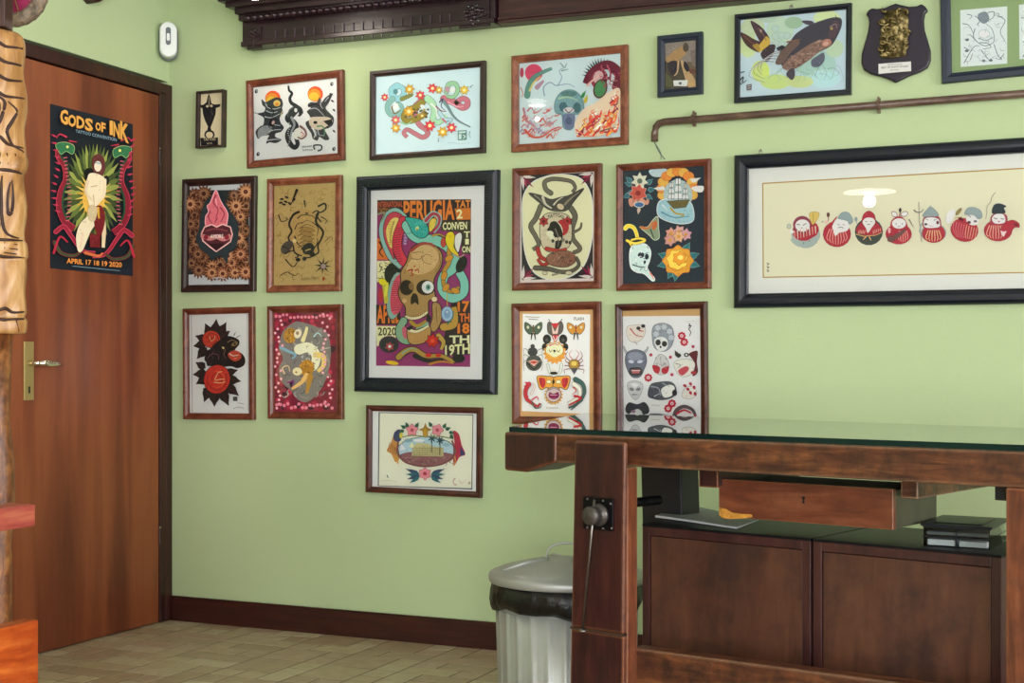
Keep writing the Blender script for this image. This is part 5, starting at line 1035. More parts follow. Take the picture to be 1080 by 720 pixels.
# ---- 12 colour flash on dark blue
a = pframe('reddish wooden upright frame with colourful ship, skull, roses and butterfly on dark blue-black', [(649.3, 173.2), (750.4, 166.9), (751.3, 304.8), (649.7, 306.4)], .023, M['fr_red'], '#222c3c', 'slope')
crop(a, 530, 160, 4.696)
a.P([(728, 90), (812, 85), (800, 120), (745, 122)], '#b9ccd2', sm=True); O = '#10161e'
for x, y, A_ in ((640, 165, 200), (650, 200, 170), (630, 210, 150), (720, 190, -10), (715, 160, -40), (710, 215, 30), (640, 150, -140)): a.LF(x, y, A_, 38, 22, '#39707c', ol='#8ab4b8', w=2)
a.F(680, 145, 45, '#d8d8c4', 7, .6, 0, ol=O, ctr='#5a6a5c'); a.F(672, 205, 44, '#c8584c', 7, .7, 10, ol='#e6b0a0', w=2, ctr='#8a2a28', rnd=True); a.S([(635, 240), (640, 265), (665, 240)], 22, '#d89a84', 12); a.S([(690, 240), (715, 255), (720, 235)], 22, '#d89a84', 12); a.E(678, 262, 22, 12, '#3c6a9c', ol='#dcdcd0', w=4); a.LF(678, 275, 100, 36, 18, '#d0bca8')
# ship
for k in range(11): A_ = -200+k*22; a.E(868+78*math.cos(math.radians(A_)), 185+88*math.sin(math.radians(A_)), 26, 22, '#e08a3c' if k % 2 else '#e8b050', ol='#c0603a', w=2)
a.P([(750, 180), (800, 170), (810, 190), (770, 192)], '#e6e2d8'); a.P([(930, 135), (985, 128), (960, 150), (940, 152)], '#e6e2d8'); a.P([(940, 175), (995, 170), (990, 200), (950, 195)], '#dce4e6', sm=True)
a.E(870, 215, 72, 78, '#a8bcbc'); a.P([(775, 250), (830, 235), (870, 265), (930, 250), (950, 310), (935, 350), (860, 355), (775, 320)], '#9cc0c8', ol='#e4ecec', w=4, sm=True)
for x, w, h in ((838, 34, 95), (872, 42, 120), (908, 30, 90)):
    for k in range(3): y = 235-k*h*.3; a.P([(x-w/2+k*3, y), (x+w/2-k*3, y-3), (x+w/2-k*3-3, y-h*.25), (x-w/2+k*3+3, y-h*.25)], '#e0e8e4', ol='#3c5054', w=2)
    a.S([(x, 240), (x, 240-h)], 3, '#4a3a2c')
a.P([(815, 245), (930, 238), (910, 275), (850, 282)], '#6b5f38', ol=O, w=2); a.S([(835, 280), (860, 305), (900, 312), (870, 330)], 10, '#b8962c', 4); a.S([(790, 300), (850, 325), (930, 320)], 9, '#5f90a8', 4); a.S([(795, 265), (820, 290)], 8, '#f0f4f4', 3)
# butterfly
a.P([(720, 372), (745, 340), (770, 322), (775, 380), (778, 425), (755, 438), (730, 415), (700, 390), (682, 372)], '#8a9a80', ol='#d8dcc4', w=3, sm=True); a.S([(690, 375), (725, 378), (745, 345)], 14, '#c8783c', 6); a.E(755, 365, 12, 24, '#c86a3c', 15); a.S([(735, 385), (752, 430)], 7, '#2c3a30', 4)
for x, y, c in ((838, 405, '#d8a08c'), (878, 395, '#d8a8a0'), (832, 438, '#cf9a90'), (910, 410, '#d0a0b0'), (875, 420, '#e0b088')): a.F(x, y, 30, c, 6, .68, x, ol='#8a5a60', w=2, ctr='#d09a40', rnd=True)
# rose yellow
for A_ in (-60, -20, 15, 120, 165, 200, 100): a.LF(875+50*math.cos(math.radians(A_)), 540+45*math.sin(math.radians(A_)), A_, 58, 34, '#2e7a80', ol='#9ac0b8', w=2, vein='#14404a')
a.F(872, 540, 76, '#e0a038', 8, .84, 0, ol='#c8702c', w=2, rnd=True); a.F(868, 535, 54, '#edb848', 7, .8, 20, ol='#b8702a', w=2, rnd=True); a.F(880, 528, 34, '#d08a2c', 6, .75, 5, ol='#9c5a20', w=2, rnd=True); a.E(884, 524, 14, 12, '#edc868'); a.S([(820, 560), (850, 585), (900, 580)], 6, '#c07a28', 3)
# skull with snake
a.S([(612, 380), (625, 368), (650, 375), (665, 400), (672, 430)], 18, '#d0b838', 12, ol='#eadf8c'); a.P([(640, 475), (670, 455), (715, 460), (738, 495), (732, 540), (720, 575), (735, 600), (758, 630), (745, 640), (705, 605), (670, 598), (640, 575), (632, 520)], '#b4c8c4', ol='#e8f0ec', w=3, sm=True)
a.E(690, 512, 16, 14, '#1c2830'); a.E(718, 520, 10, 14, '#1c2830'); a.E(708, 548, 6, 10, '#1c2830'); a.S([(650, 560), (680, 570), (715, 572)], 7, '#2c3a40', 4); a.K(645, 470, 730, 590, 20, 4, ['#5f7a7c', '#e8f0ec', '#2c3a40'], 18, 24); a.S([(735, 600), (755, 632)], 8, '#c8705c', 4); a.S([(620, 440), (660, 455), (710, 440), (680, 430), (640, 438)], 12, '#d8c04a', 8, ol='#6b5a18'); a.S([(640, 465), (632, 450)], 8, '#d0b838')
finish(a)
# ---- 13 insects/animal flash with tan border
a = pframe('orange-brown upright frame with tan mount holding red and gold moths and insects', [(538.9, 319), (635, 318.5), (635.2, 446.8), (539.6, 448.2)], .028, M['fr_red'], '#c49866', 'slope')
crop(a, 540, 325, 6.0); O = '#26211e'
a.P([(68, 35), (495, 38), (488, 668), (62, 650)], '#f2eedc')
a.S([(85, 52), (130, 56), (175, 58)], 5, '#8a847a', 4); a.S([(105, 68), (165, 72)], 5, '#6a645c', 4); a.T('FLASH', 392, 76, 455, 76, 20, '#5c564e', .02)
for s_, x, c in ((1, 135, '#4a5a4a'), (1, 405, '#c48a3c')):
    for d in (-1, 1):
        a.P([(x, 135), (x+d*20, 105), (x+d*52, 88 if c == '#4a5a4a' else 92), (x+d*55, 125), (x+d*42, 150), (x+d*20, 165)], c, ol=O, w=3, sm=True); a.E(x+d*34, 120, 8, 10, '#c8c4a8'); a.S([(x+d*8, 160), (x+d*14, 200)], 12, '#2c2a28' if c == '#4a5a4a' else '#3c4a4a', 5)
    a.S([(x, 110), (x, 165)], 10, '#6a4a2c' if c == '#4a5a4a' else '#9a4a34', 5)
# owl/fox top centre
a.P([(225, 100), (240, 85), (260, 100), (285, 98), (310, 82), (325, 110), (318, 150), (290, 170), (255, 172), (228, 150)], '#5c5450', ol=O, w=3, sm=True); a.P([(248, 95), (300, 93), (275, 130)], '#c02c34'); a.P([(250, 100), (272, 150), (298, 100), (290, 160), (258, 162)], '#d8b8b0'); a.S([(240, 80), (232, 70)], 5, O); a.S([(310, 80), (318, 68)], 5, O)
for x, y in ((222, 195), (325, 195)): a.E(x, y, 26, 30, '#211f20'); a.E(x, y+6, 10, 12, '#4a4a4c')
for x, y in ((210, 245), (338, 245)): a.E(x, y, 20, 24, '#211f20')
a.P([(250, 170), (300, 168), (275, 225)], '#c0303a', ol=O, w=2); a.S([(262, 175), (275, 205), (290, 175)], 5, '#e8d8d0')
a.F(272, 280, 76, '#d8923c', 15, .8, 0); a.E(270, 265, 55, 48, '#ecdcb4', ol='#8a5a24', w=3); a.E(270, 270, 8, 8, O); a.S([(235, 262), (245, 275), (255, 265)], 5, '#8a5a24', 3); a.S([(285, 265), (296, 275), (306, 262)], 5, '#8a5a24', 3); a.S([(225, 290), (270, 315), (318, 290)], 14, '#dfa040', 8); a.S([(240, 235), (270, 225), (300, 235)], 10, '#c86a6a', 4)
# scarab left
a.E(132, 275, 30, 26, '#3c3c3e', ol=O, w=2); a.E(132, 240, 14, 14, '#3c3c3e'); a.E(140, 345, 48, 48, '#4a4a48', ol=O, w=3); a.P([(105, 335), (140, 325), (175, 335), (140, 368)], '#d8a89a'); a.P([(110, 340), (140, 332), (170, 340), (140, 352)], '#b83a34'); a.S([(100, 345), (140, 385), (182, 345)], 9, O, 5)
for d in (-1, 1):
    for k in range(3): a.S([(135+d*25, 270+k*35), (135+d*58, 255+k*40), (135+d*56, 300+k*48)], 5, '#8d8a84', 2)
# spider crab right
a.E(395, 355, 34, 30, '#a8843c', ol=O, w=3); a.E(395, 350, 18, 14, '#d8c060'); a.P([(372, 380), (420, 378), (396, 418)], '#4a4a50', ol=O, w=2)
for d in (-1, 1):
    for k in range(4): a.S([(395+d*25, 335+k*16), (395+d*(52+k*3), 305+k*28), (395+d*(40+6*k), 270+k*48)], 6, '#7c3038', 2)
    a.S([(395+d*10, 325), (395+d*30, 290), (395+d*12, 265)], 5, '#c0504c', 2)
# moth bottom centre
a.S([(228, 358), (240, 400), (250, 425)], 14, '#f0e8d4', 10, ol='#5c6a50'); a.S([(316, 355), (308, 400), (290, 425)], 14, '#f0e8d4', 10, ol='#5c6a50'); a.E(266, 410, 24, 10, O); a.E(266, 392, 18, 10, '#d8d0c0')
for d in (-1, 1):
    a.P([(266, 440), (266+d*40, 430), (266+d*102, 430), (266+d*98, 480), (266+d*80, 515), (266+d*40, 500), (266, 520)], '#d8983c', ol=O, w=4, sm=True); a.P([(266+d*55, 445), (266+d*92, 440), (266+d*88, 480), (266+d*68, 505), (266+d*52, 480)], '#b82c34', sm=True); a.E(266+d*30, 465, 14, 10, '#e8d8b0', ol=O, w=2); a.S([(266+d*80, 445), (266+d*78, 490)], 4, O, 2)
a.E(266, 465, 8, 14, O); a.F(266, 550, 62, '#c8903c', 17, .8, 0); a.E(266, 545, 46, 46, '#c4b0b0', ol=O, w=3); a.P([(240, 530), (266, 540), (294, 530), (300, 560), (268, 575), (236, 562)], '#7c1c48', sm=True); a.S([(245, 548), (290, 548)], 5, '#e0a0b8', 3); a.S([(230, 520), (266, 505), (302, 520)], 10, '#8d8080', 5)
# left claw & right fish
a.S([(110, 480), (90, 520), (95, 570), (130, 600), (165, 620), (180, 600)], 28, '#b82a38', 8, ol=O); 
for k in range(6): a.LF(105-6*math.sin(k), 475+k*20, 200-k*10, 26, 12, '#b82a38')
a.S([(125, 540), (145, 500), (135, 470)], 12, '#e8d8d0', 4, ol='#b8606a'); a.S([(130, 580), (160, 560), (172, 580)], 10, '#c04a54', 5); a.S([(130, 590), (150, 630), (185, 625), (188, 600)], 9, '#3c4a44', 4)
a.S([(405, 450), (450, 480), (460, 540), (420, 600), (360, 630)], 30, '#3f5e58', 8, ol=O); a.S([(395, 480), (430, 510), (425, 560), (360, 600)], 26, '#e8e0cc', 12, ol='#8a3a3c'); a.S([(400, 555), (440, 570), (360, 615)], 16, '#b82a34', 8); a.S([(392, 500), (410, 520), (385, 545)], 9, '#c04a44', 3); a.S([(380, 640), (430, 600), (455, 580)], 9, '#4a5a54', 4)
a.T('FLASHSHEET', 222, 635, 298, 636, 11, '#8d887c')
finish(a)
# ---- 14 masks flash, dark brown frame (continues below the glass)
a = pframe('dark brown upright frame with grey demon masks and small red flowers on cream', [(648.6, 319.6), (747.2, 318.4), (747.4, 452.5), (649.2, 455)], .024, M['fr_brn'], '#c09a6a', 'slope')
crop(a, 650, 325, 5.333); O = '#2c2c30'
a.P([(28, 45), (482, 42), (482, 760), (28, 760)], '#f2f0e6')
def rf(x, y, r_=24): a.F(x, y, r_, '#b0283c', 8, .85, 0, rnd=True); a.E(x, y, r_*.4, r_*.4, '#e8c8cc'); a.E(x, y, r_*.16, r_*.16, '#b0283c')
for x, y in ((368, 155), (382, 190), (180, 390), (314, 535), (292, 563), (182, 662), (320, 700)): rf(x, y)
for x, y in ((432, 215), (195, 262), (305, 275), (313, 373)): a.F(x, y, 11, '#a83048', 6, .7)
a.P([(62, 105), (95, 95), (150, 95), (165, 120), (155, 160), (120, 190), (80, 185), (60, 150)], '#d6cec4', ol='#8a8480', w=2, sm=True); a.S([(80, 115), (110, 150), (150, 160)], 8, '#b04a54', 4); a.E(125, 112, 12, 10, O); a.E(152, 100, 12, 10, O); a.S([(130, 125), (155, 130)], 8, '#a83044', 4); a.S([(100, 185), (120, 205)], 4, '#8a8480')
a.P([(205, 110), (230, 88), (275, 85), (312, 105), (325, 150), (315, 205), (285, 238), (245, 240), (212, 215), (202, 160)], '#8f949c', ol=O, w=2, sm=True)
for x, y in ((235, 110), (270, 105), (300, 130), (225, 145), (310, 165)): a.F(x, y, 20, '#b9bec4', 6, .7, x, ol='#6a6e76', w=1.5, rnd=True)
a.P([(215, 180), (250, 160), (285, 175), (290, 215), (265, 240), (232, 232)], '#dcdcd8', sm=True); a.E(236, 192, 15, 17, O); a.E(272, 200, 15, 16, O); a.E(250, 218, 6, 7, O)
a.S([(388, 75), (442, 73)], 1.6, '#a8a498', sm=False); a.S([(410, 85), (418, 105), (408, 115), (420, 135), (412, 155)], 6, O, 4); a.S([(404, 100), (425, 98)], 4, O)
# grey oni
a.S([(62, 255), (50, 235), (42, 212)], 14, '#a8aab0', 3, ol=O, ow=1.5); a.S([(158, 250), (172, 235), (180, 215)], 14, '#a8aab0', 3, ol=O, ow=1.5)
a.P([(62, 250), (110, 232), (160, 250), (172, 300), (155, 350), (135, 385), (95, 388), (68, 355), (52, 300)], '#6c7080', ol=O, w=3, sm=True); a.E(108, 270, 44, 24, '#8d90a0'); a.E(85, 300, 16, 9, '#c8ccd4', 12); a.E(135, 300, 16, 9, '#c8ccd4', -12); a.P([(80, 335), (140, 335), (145, 370), (110, 382), (76, 368)], '#3a3a40', sm=True); a.P([(85, 345), (138, 345), (130, 365), (92, 366)], '#c06468'); a.S([(88, 350), (135, 350)], 4, '#ecece8')
a.P([(210, 330), (225, 280), (250, 258), (285, 280), (298, 330), (280, 368), (235, 370)], '#c4c2c0', ol='#5c5c60', w=2, sm=True); a.P([(205, 320), (245, 330), (240, 365), (215, 358)], '#b02c3c', sm=True); a.P([(258, 340), (296, 325), (290, 362), (262, 366)], '#b02c3c', sm=True); a.K(225, 265, 285, 330, 14, 3, ['#5c5c60', '#8d8d90'], 16, 41)
a.P([(330, 300), (390, 285), (440, 300), (440, 340), (410, 380), (360, 380), (332, 340)], '#d8d6cc', ol='#8a8884', w=2, sm=True); a.P([(330, 235), (365, 262), (350, 280), (332, 265)], '#3a2024'); a.P([(410, 255), (458, 240), (455, 300), (460, 360), (430, 380), (445, 320), (425, 280)], '#5c1c28', sm=True); a.E(352, 265, 14, 12, '#2c2426'); a.E(396, 262, 14, 12, O); a.E(396, 262, 6, 6, '#e0ded8'); a.P([(350, 350), (395, 325), (410, 345), (372, 378)], '#b84454', sm=True); a.E(436, 362, 16, 10, '#a83040'); a.S([(335, 310), (365, 320), (345, 335)], 5, '#8a8884', 3)
a.P([(66, 420), (105, 408), (145, 420), (150, 455), (125, 505), (100, 510), (72, 470)], '#c0c0c0', ol='#5c5c60', w=2, sm=True); a.E(88, 455, 14, 9, '#7a7a80', 20); a.E(126, 455, 14, 9, '#7a7a80', -20); a.P([(80, 425), (105, 420), (132, 428), (108, 450)], '#e9e7dc'); a.S([(90, 485), (120, 485)], 6, '#6a6a70', 4)
a.P([(180, 490), (195, 430), (240, 415), (300, 412), (330, 430), (340, 470), (318, 500), (260, 515), (210, 508)], '#50545c', ol=O, w=2, sm=True); a.P([(255, 455), (300, 430), (330, 445), (315, 490), (270, 500)], '#dcdad4', sm=True); a.E(330, 475, 14, 18, '#2c2c30'); a.S([(200, 440), (240, 450), (250, 490)], 8, '#9a9ea6', 4); a.S([(215, 495), (245, 480)], 6, '#b8bcc2', 3); a.S([(260, 420), (300, 440)], 6, '#9a9ea6', 3)
a.P([(370, 490), (385, 450), (420, 440), (450, 455), (452, 490), (420, 508), (385, 505)], '#d8d4cc', ol='#8a8884', w=2, sm=True)
for x, y in ((388, 435), (420, 425), (440, 445), (405, 455), (445, 480), (420, 475)): a.E(x, y, 11, 8, '#a83044', x)
a.P([(55, 560), (75, 530), (120, 540), (160, 528), (185, 560), (180, 590), (125, 600), (65, 590)], '#3a3c42', ol=O, w=2, sm=True); a.P([(70, 600), (120, 565), (150, 590), (150, 630), (110, 645), (75, 630)], '#c4c4c4', ol='#7a7a7c', w=2, sm=True); a.E(108, 615, 26, 18, '#ecebe4'); a.E(98, 580, 14, 8, '#8a6a80')
a.P([(190, 595), (260, 595), (325, 612), (320, 640), (250, 642), (205, 625)], '#5a6068', ol=O, w=2, sm=True); a.P([(262, 600), (325, 608), (318, 635), (280, 632)], '#b8c0c4', sm=True); a.S([(205, 605), (250, 625)], 6, '#8a9098', 3)
a.S([(330, 605), (345, 570), (385, 552), (430, 570), (448, 605)], 22, '#5c4a50', 10, ol=O); a.S([(345, 590), (385, 572), (425, 590)], 14, '#b83444', 8); a.E(380, 620, 10, 14, '#8a2c38'); a.E(415, 625, 12, 14, '#8a3038'); a.E(445, 605, 8, 8, '#a83044')
a.P([(75, 690), (110, 665), (145, 690), (140, 730), (85, 730)], '#5c6068', sm=True); a.P([(365, 690), (400, 668), (435, 690), (420, 730), (370, 730)], '#7a6a70', sm=True); a.S([(200, 543), (250, 546)], 4, '#b8b4a4')
finish(a)
# ---- 15 small dark framed photograph
a = pframe('smallest blue-black frame, top row, with brown picture of a bowed hatted figure', [(692.9, 37.9), (742.2, 32.8), (742.2, 99.5), (693.3, 103.6)], .025, M['fr_slate'], '#6b5c4a', 'flat', .02)
crop(a, 680, 20, 4.5)
a.P([(90, 105), (250, 95), (250, 200), (90, 215)], '#8a8078'); a.P([(92, 200), (150, 180), (210, 240), (245, 330), (92, 340)], '#4a4438', sm=False)
a.P([(100, 190), (140, 150), (190, 125), (205, 150), (170, 190), (120, 210)], '#a8875c', sm=True); a.E(195, 135, 14, 22, '#4c463c'); a.P([(110, 210), (150, 200), (155, 250), (125, 265)], '#332c34', sm=True); a.P([(170, 195), (195, 215), (225, 265), (248, 310), (230, 330), (205, 320), (185, 260)], '#b89a72', sm=True); a.P([(190, 200), (215, 240), (200, 250), (185, 225)], '#1c1c28', sm=True); a.S([(160, 200), (155, 250), (140, 270)], 8, '#c8a884', 5); a.P([(215, 150), (250, 140), (250, 230), (225, 220)], '#7c6e68'); a.P([(210, 235), (246, 240), (246, 262), (214, 258)], '#6b4438'); a.P([(95, 250), (130, 285), (130, 325), (95, 320)], '#5a5c40'); a.P([(135, 292), (205, 290), (200, 320), (138, 318)], '#d8dcd6'); a.P([(160, 300), (176, 299), (174, 312), (164, 312)], '#5c6468'); a.E(225, 310, 18, 10, '#c0a070')
finish(a)
# ---- 16 carp painting
a = pframe('black landscape frame, top row, with painting of a leaping dark carp on pale green water', [(774.8, 15), (899.3, 2.6), (898.4, 99.9), (773.9, 110.2)], .018, M['fr_blk'], '#bccfd8', 'flat')
crop(a, 770, 0, 6.264); a.TX = False
for x, y, rx, ry, c in ((120, 300, 60, 80, '#c4d4a0'), (200, 470, 60, 70, '#c8d878'), (300, 540, 100, 50, '#c0d088'), (330, 200, 90, 90, '#b8ccb8'), (560, 420, 140, 90, '#a8c8c0'), (620, 520, 110, 60, '#b8d8dc'), (640, 120, 90, 50, '#ccdca8'), (460, 540, 90, 40, '#c0cc90'), (420, 150, 60, 40, '#9cb89c'), (150, 180, 80, 60, '#bccaa8'), (690, 320, 60, 60, '#b8ccb0'), (250, 120, 60, 30, '#b0c4b4')):
    a.E(x, y, rx, ry, c, n=22); a.lay -= 0
for k in range(16): a.S([(250+k*28, 520-k % 5*16), (290+k*28, 490-k % 4*20), (330+k*28, 520-k % 3*20), (310+k*28, 540-k % 5*10)], 4, ['#8fb4ac', '#a8c4a0', '#7a9c98'][k % 3], 2)
for k in range(8): a.E(300+(k*37) % 110, 190+(k*53) % 110, 24, 20, '#b4c8c0', ol='#8aa49c', w=2)
a.TX = True
a.P([(210, 340), (250, 300), (300, 300), (280, 370), (240, 410), (205, 370)], '#3c3038', sm=True)
a.P([(65, 215), (110, 230), (160, 260), (220, 290), (200, 345), (150, 330), (100, 290)], '#4a3030', sm=True); a.P([(135, 140), (190, 165), (235, 210), (262, 260), (250, 300), (210, 290), (175, 235)], '#46303a', sm=True); a.P([(195, 345), (180, 320), (215, 270), (240, 240), (262, 262), (265, 290), (230, 320)], '#c8a848', sm=True); a.P([(150, 300), (185, 290), (200, 330), (180, 335)], '#a88838', sm=True); a.S([(190, 190), (220, 230), (240, 270)], 10, '#7c5a54', 4); a.E(205, 205, 8, 10, '#a88a80'); a.S([(90, 235), (140, 280), (170, 300)], 8, '#7a4c3c', 3)
a.P([(340, 430), (330, 390), (350, 330), (400, 270), (440, 220), (520, 170), (610, 135), (690, 115), (735, 125), (738, 170), (715, 230), (680, 290), (640, 320), (580, 350), (520, 400), (440, 450), (380, 465)], '#403d49', sm=True)
a.P([(345, 440), (400, 380), (470, 330), (550, 280), (610, 265), (640, 310), (580, 350), (520, 400), (440, 450), (380, 465)], '#86685a', sm=True); a.P([(300, 420), (330, 350), (380, 300), (440, 265), (460, 290), (400, 350), (350, 420)], '#6e5850', sm=True)
r = random.Random(17)
for i in range(170):
    s_, t_ = r.random(), r.random(); x = 380+s_*240; y = 440-s_*150+ (t_-.5)*110*(1-.3*s_); a.S([(x-7, y+3), (x, y-5), (x+7, y+3)], 3, r.choice(['#a88a80', '#3a2c30', '#7a6260', '#c0a08c']), 2); a.lay -= (i % 3 != 0)
a.E(640, 285, 34, 26, '#b07a6a', -20); a.E(635, 290, 20, 14, '#c8a090', -20); a.P([(650, 240), (690, 140), (720, 150), (715, 200), (690, 250)], '#54404a', sm=True); a.S([(660, 180), (700, 160), (705, 190)], 5, '#a08890', 3); a.E(672, 190, 9, 9, '#c8b060'); a.E(672, 190, 4, 4, '#18161c'); a.S([(705, 120), (695, 100)], 5, '#3c3440', 2); a.S([(380, 280), (420, 270), (470, 262)], 12, '#8a5a48', 4)
a.P([(475, 140), (540, 140), (560, 165), (510, 165)], '#4a4450', sm=True); a.P([(540, 400), (580, 370), (620, 350), (625, 400), (590, 440), (545, 440)], '#5c6070', sm=True); a.P([(385, 470), (420, 450), (430, 500), (410, 530), (375, 500)], '#4c4450', sm=True); a.P([(305, 320), (345, 300), (370, 310), (330, 350)], '#2c2c38')
for k in range(9): a.S([(340-k*6, 330+k*10), (290-k*12, 350+k*8), (240-k*14, 390+k*14), (200+k*4, 450+k*12)], 4, '#dfe6dc' if k % 2 else '#7c7a80', 2)
a.S([(75, 480), (100, 475)], 8, '#1c242a', 5); a.S([(70, 530), (90, 510), (85, 550), (112, 530)], 9, '#1c242a', 4); a.S([(62, 545), (80, 560)], 7, '#1c242a'); a.P([(110, 562), (146, 556), (144, 596), (112, 598)], '#6a5a5a'); a.S([(118, 572), (138, 568)], 4, '#c8d0d0'); a.S([(118, 586), (138, 583)], 4, '#c8d0d0')
finish(a)
# ---- 17 frame with green mat and pencil drawings
D_ = .022
pR = 1150
def rowy(x0, y0, x1, y1, x): return y0+(y1-y0)*(x-x0)/(x1-x0)
yb = rowy(992.6, 91.7, 1080, 80, pR)
a = pframe('wide slate-blue frame at the top right with green mount and white pencil drawings', [(992.2, -22), (pR, -42), (pR, yb), (992.6, 91.7)], .03, M['fr_slate'], '#8aa070', 'flat', D_)
crop(a, 900, 0, 6.0); a.TX = False
for ox in (0, 372):
    a.P([(676+ox, 64-ox*.09), (974+ox, 40-ox*.1), (974+ox, 402-ox*.13), (680+ox, 424-ox*.13)], '#d3dee4'); dy = -.1*ox
    c1, c2 = '#56646c', '#8c9aa2'
    a.E(828+ox, 215+dy, 34, 26, '#e8eef2', ol=c2, w=2); a.P([(790+ox, 90+dy), (840+ox, 75+dy), (860+ox, 120+dy), (830+ox, 150+dy), (795+ox, 130+dy)], '#7a868e', sm=True)
    for p in ([(770, 180), (760, 230), (790, 270), (840, 290), (890, 260), (880, 190), (840, 150)], [(790, 240), (840, 255), (885, 235)], [(890, 280), (915, 350), (940, 375), (900, 370)], [(740, 220), (770, 250)], [(770, 100), (800, 130), (780, 160)], [(850, 80), (890, 75), (885, 110), (850, 130)], [(720, 90), (750, 100), (735, 120)], [(700, 400), (760, 300), (800, 290)], [(740, 380), (755, 340)], [(810, 320), (860, 380)], [(690, 150), (730, 160), (760, 210)], [(910, 100), (960, 130), (930, 200), (960, 260)], [(700, 300), (740, 320)], [(930, 370), (955, 340)], [(800, 270), (850, 275), (870, 300), (820, 310)]): a.S([(x+ox, y+dy) for x, y in p], 5, c1, 3)
    for x, y in ((720, 252), (718, 322), (870, 382), (825, 385)): a.E(x+ox, y+dy, 12, 8, '#56646c')
    a.K(690+ox, 80+dy, 960+ox, 390+dy, 46, 2.5, [c1, c2], 40, 51+ox)
finish(a)
# ---- 18 long daruma picture
pR = 1141
yt = rowy(773.3, 163.4, 1080, 143.6, pR); yb = rowy(772.4, 324.6, 1080, 321, pR)
a = pframe('long wide black frame with a row of seven little red round daruma dolls', [(773.3, 163.4), (pR, yt), (pR, yb), (772.4, 324.6)], .048, M['fr_blk'], '#d8d9d4', 'round', .034)
crop(a, 760, 130, 3.375)
iw, ih = a.half
a.P([(148, 212), (1196, 151), (1196, 531), (150, 550)], '#a8843c'); a.P([(152, 216), (1190, 156), (1190, 527), (154, 546)], '#d6d4ba'); a.TX = False
for k, y in enumerate((498, 510, 522)): a.S([(164, y), (172, y+2), (166, y+7)], 3, '#3c3a38', 2)
RD, DK, GY = '#a8283c', '#6b1426', '#8a9ca0'
def daruma(x, y, rx, ry, style, k):
    Rr = 4.4 if False else 1
    if style != 'b': a.E(x, y, rx, ry, RD, ol='#8a1c30', w=3)
    if style == 'b': a.E(x, y, rx, ry, '#39443f', ol='#2c3430', w=2)
def stripes(x, y, rx, ry, col, n=6, y0=0.0):
    for i in range(n):
        u = (i+.5)/n*2-1; X = x+u*rx*.86; h = ry*math.sqrt(max(0, 1-(u*.86)**2)); a.S([(x+u*rx*.6, y+ry*y0), (X, y+h*.4), (x+u*rx*.66, y+h*.84)], 9, col, 5)
# drawn in two detail crops
crop(a, 825, 195, 8.308)
a.E(205, 430, 122, 120, '#9cacaa', ol='#7a8a88', w=3); a.E(205, 400, 118, 88, RD, -14); a.P([(75, 470), (200, 492), (322, 430), (325, 470), (280, 520), (205, 548), (120, 530)], '#9cacaa', sm=True); a.E(175, 350, 78, 76, '#8a3a50', ol=DK, w=3); a.E(178, 355, 64, 54, '#f0eeea')
for i in range(8): a.S([(108+i*26, 405-i*6), (112+i*26, 482-i*8)], 9, '#e6d2c4' if i % 2 else '#d8a090', 5, sm=False)
a.S([(130, 345), (160, 350)], 7, '#3c3a40', 4); a.S([(185, 352), (215, 335)], 7, '#3c3a40', 4); a.S([(165, 375), (180, 378)], 5, '#5c4a50'); a.P([(240, 250), (280, 235), (322, 245), (315, 290), (280, 340), (262, 345), (245, 300)], '#d0b664', ol='#8a7030', w=3, sm=True); a.S([(272, 245), (272, 335)], 5, '#8a7030', 3); a.E(60, 362, 16, 20, '#b8bcb0', ol='#6a6c68', w=3); a.E(85, 410, 18, 16, '#f0e4e0'); a.S([(190, 500), (186, 520)], 6, '#5c6a68'); a.S([(235, 485), (245, 495)], 6, '#5c4a44')
a.E(480, 430, 120, 112, RD, ol='#8a1c30', w=3); stripes(480, 430, 118, 110, '#d8948c', 8, -.4); a.P([(440, 360), (480, 300), (560, 300), (590, 350), (570, 400), (500, 420), (466, 448), (450, 400)], '#f2f0ec', sm=True); a.S([(380, 380), (430, 340), (480, 280)], 20, RD, 10); a.P([(490, 290), (520, 245), (570, 238), (605, 270), (620, 320), (590, 345), (570, 315), (510, 300)], '#8a9ca0', ol='#6a7c80', w=3, sm=True); a.S([(485, 345), (510, 352)], 5, '#4a4a50', 3); a.S([(530, 345), (550, 352)], 5, '#4a4a50', 3); a.S([(490, 375), (525, 370), (535, 385)], 6, '#4a4a50', 4); a.E(404, 262, 14, 22, '#5c3c38'); a.S([(404, 280), (405, 310), (380, 335)], 9, '#8a6a60', 5); a.E(355, 322, 12, 10, '#b8b4a8'); a.E(390, 325, 16, 14, '#e0b8b0')
a.E(760, 410, 120, 116, '#3c4642', ol='#2c3430', w=3); a.P([(648, 400), (690, 330), (760, 300), (840, 340), (876, 400), (840, 430), (760, 440), (690, 432)], RD, sm=True); a.P([(698, 330), (712, 260), (760, 228), (808, 260), (820, 330), (800, 360), (715, 360)], RD, ol=DK, w=3, sm=True); a.P([(705, 330), (725, 295), (760, 286), (800, 295), (815, 330), (785, 375), (750, 420), (735, 380)], '#f2f0ec', sm=True)
for i in range(5): a.S([(668+i*13, 425), (676+i*13, 395)], 7, '#d8a090', 4, sm=False); a.S([(800+i*15, 425-i*6), (800+i*15, 395-i*4)], 7, '#d8a090', 4, sm=False)
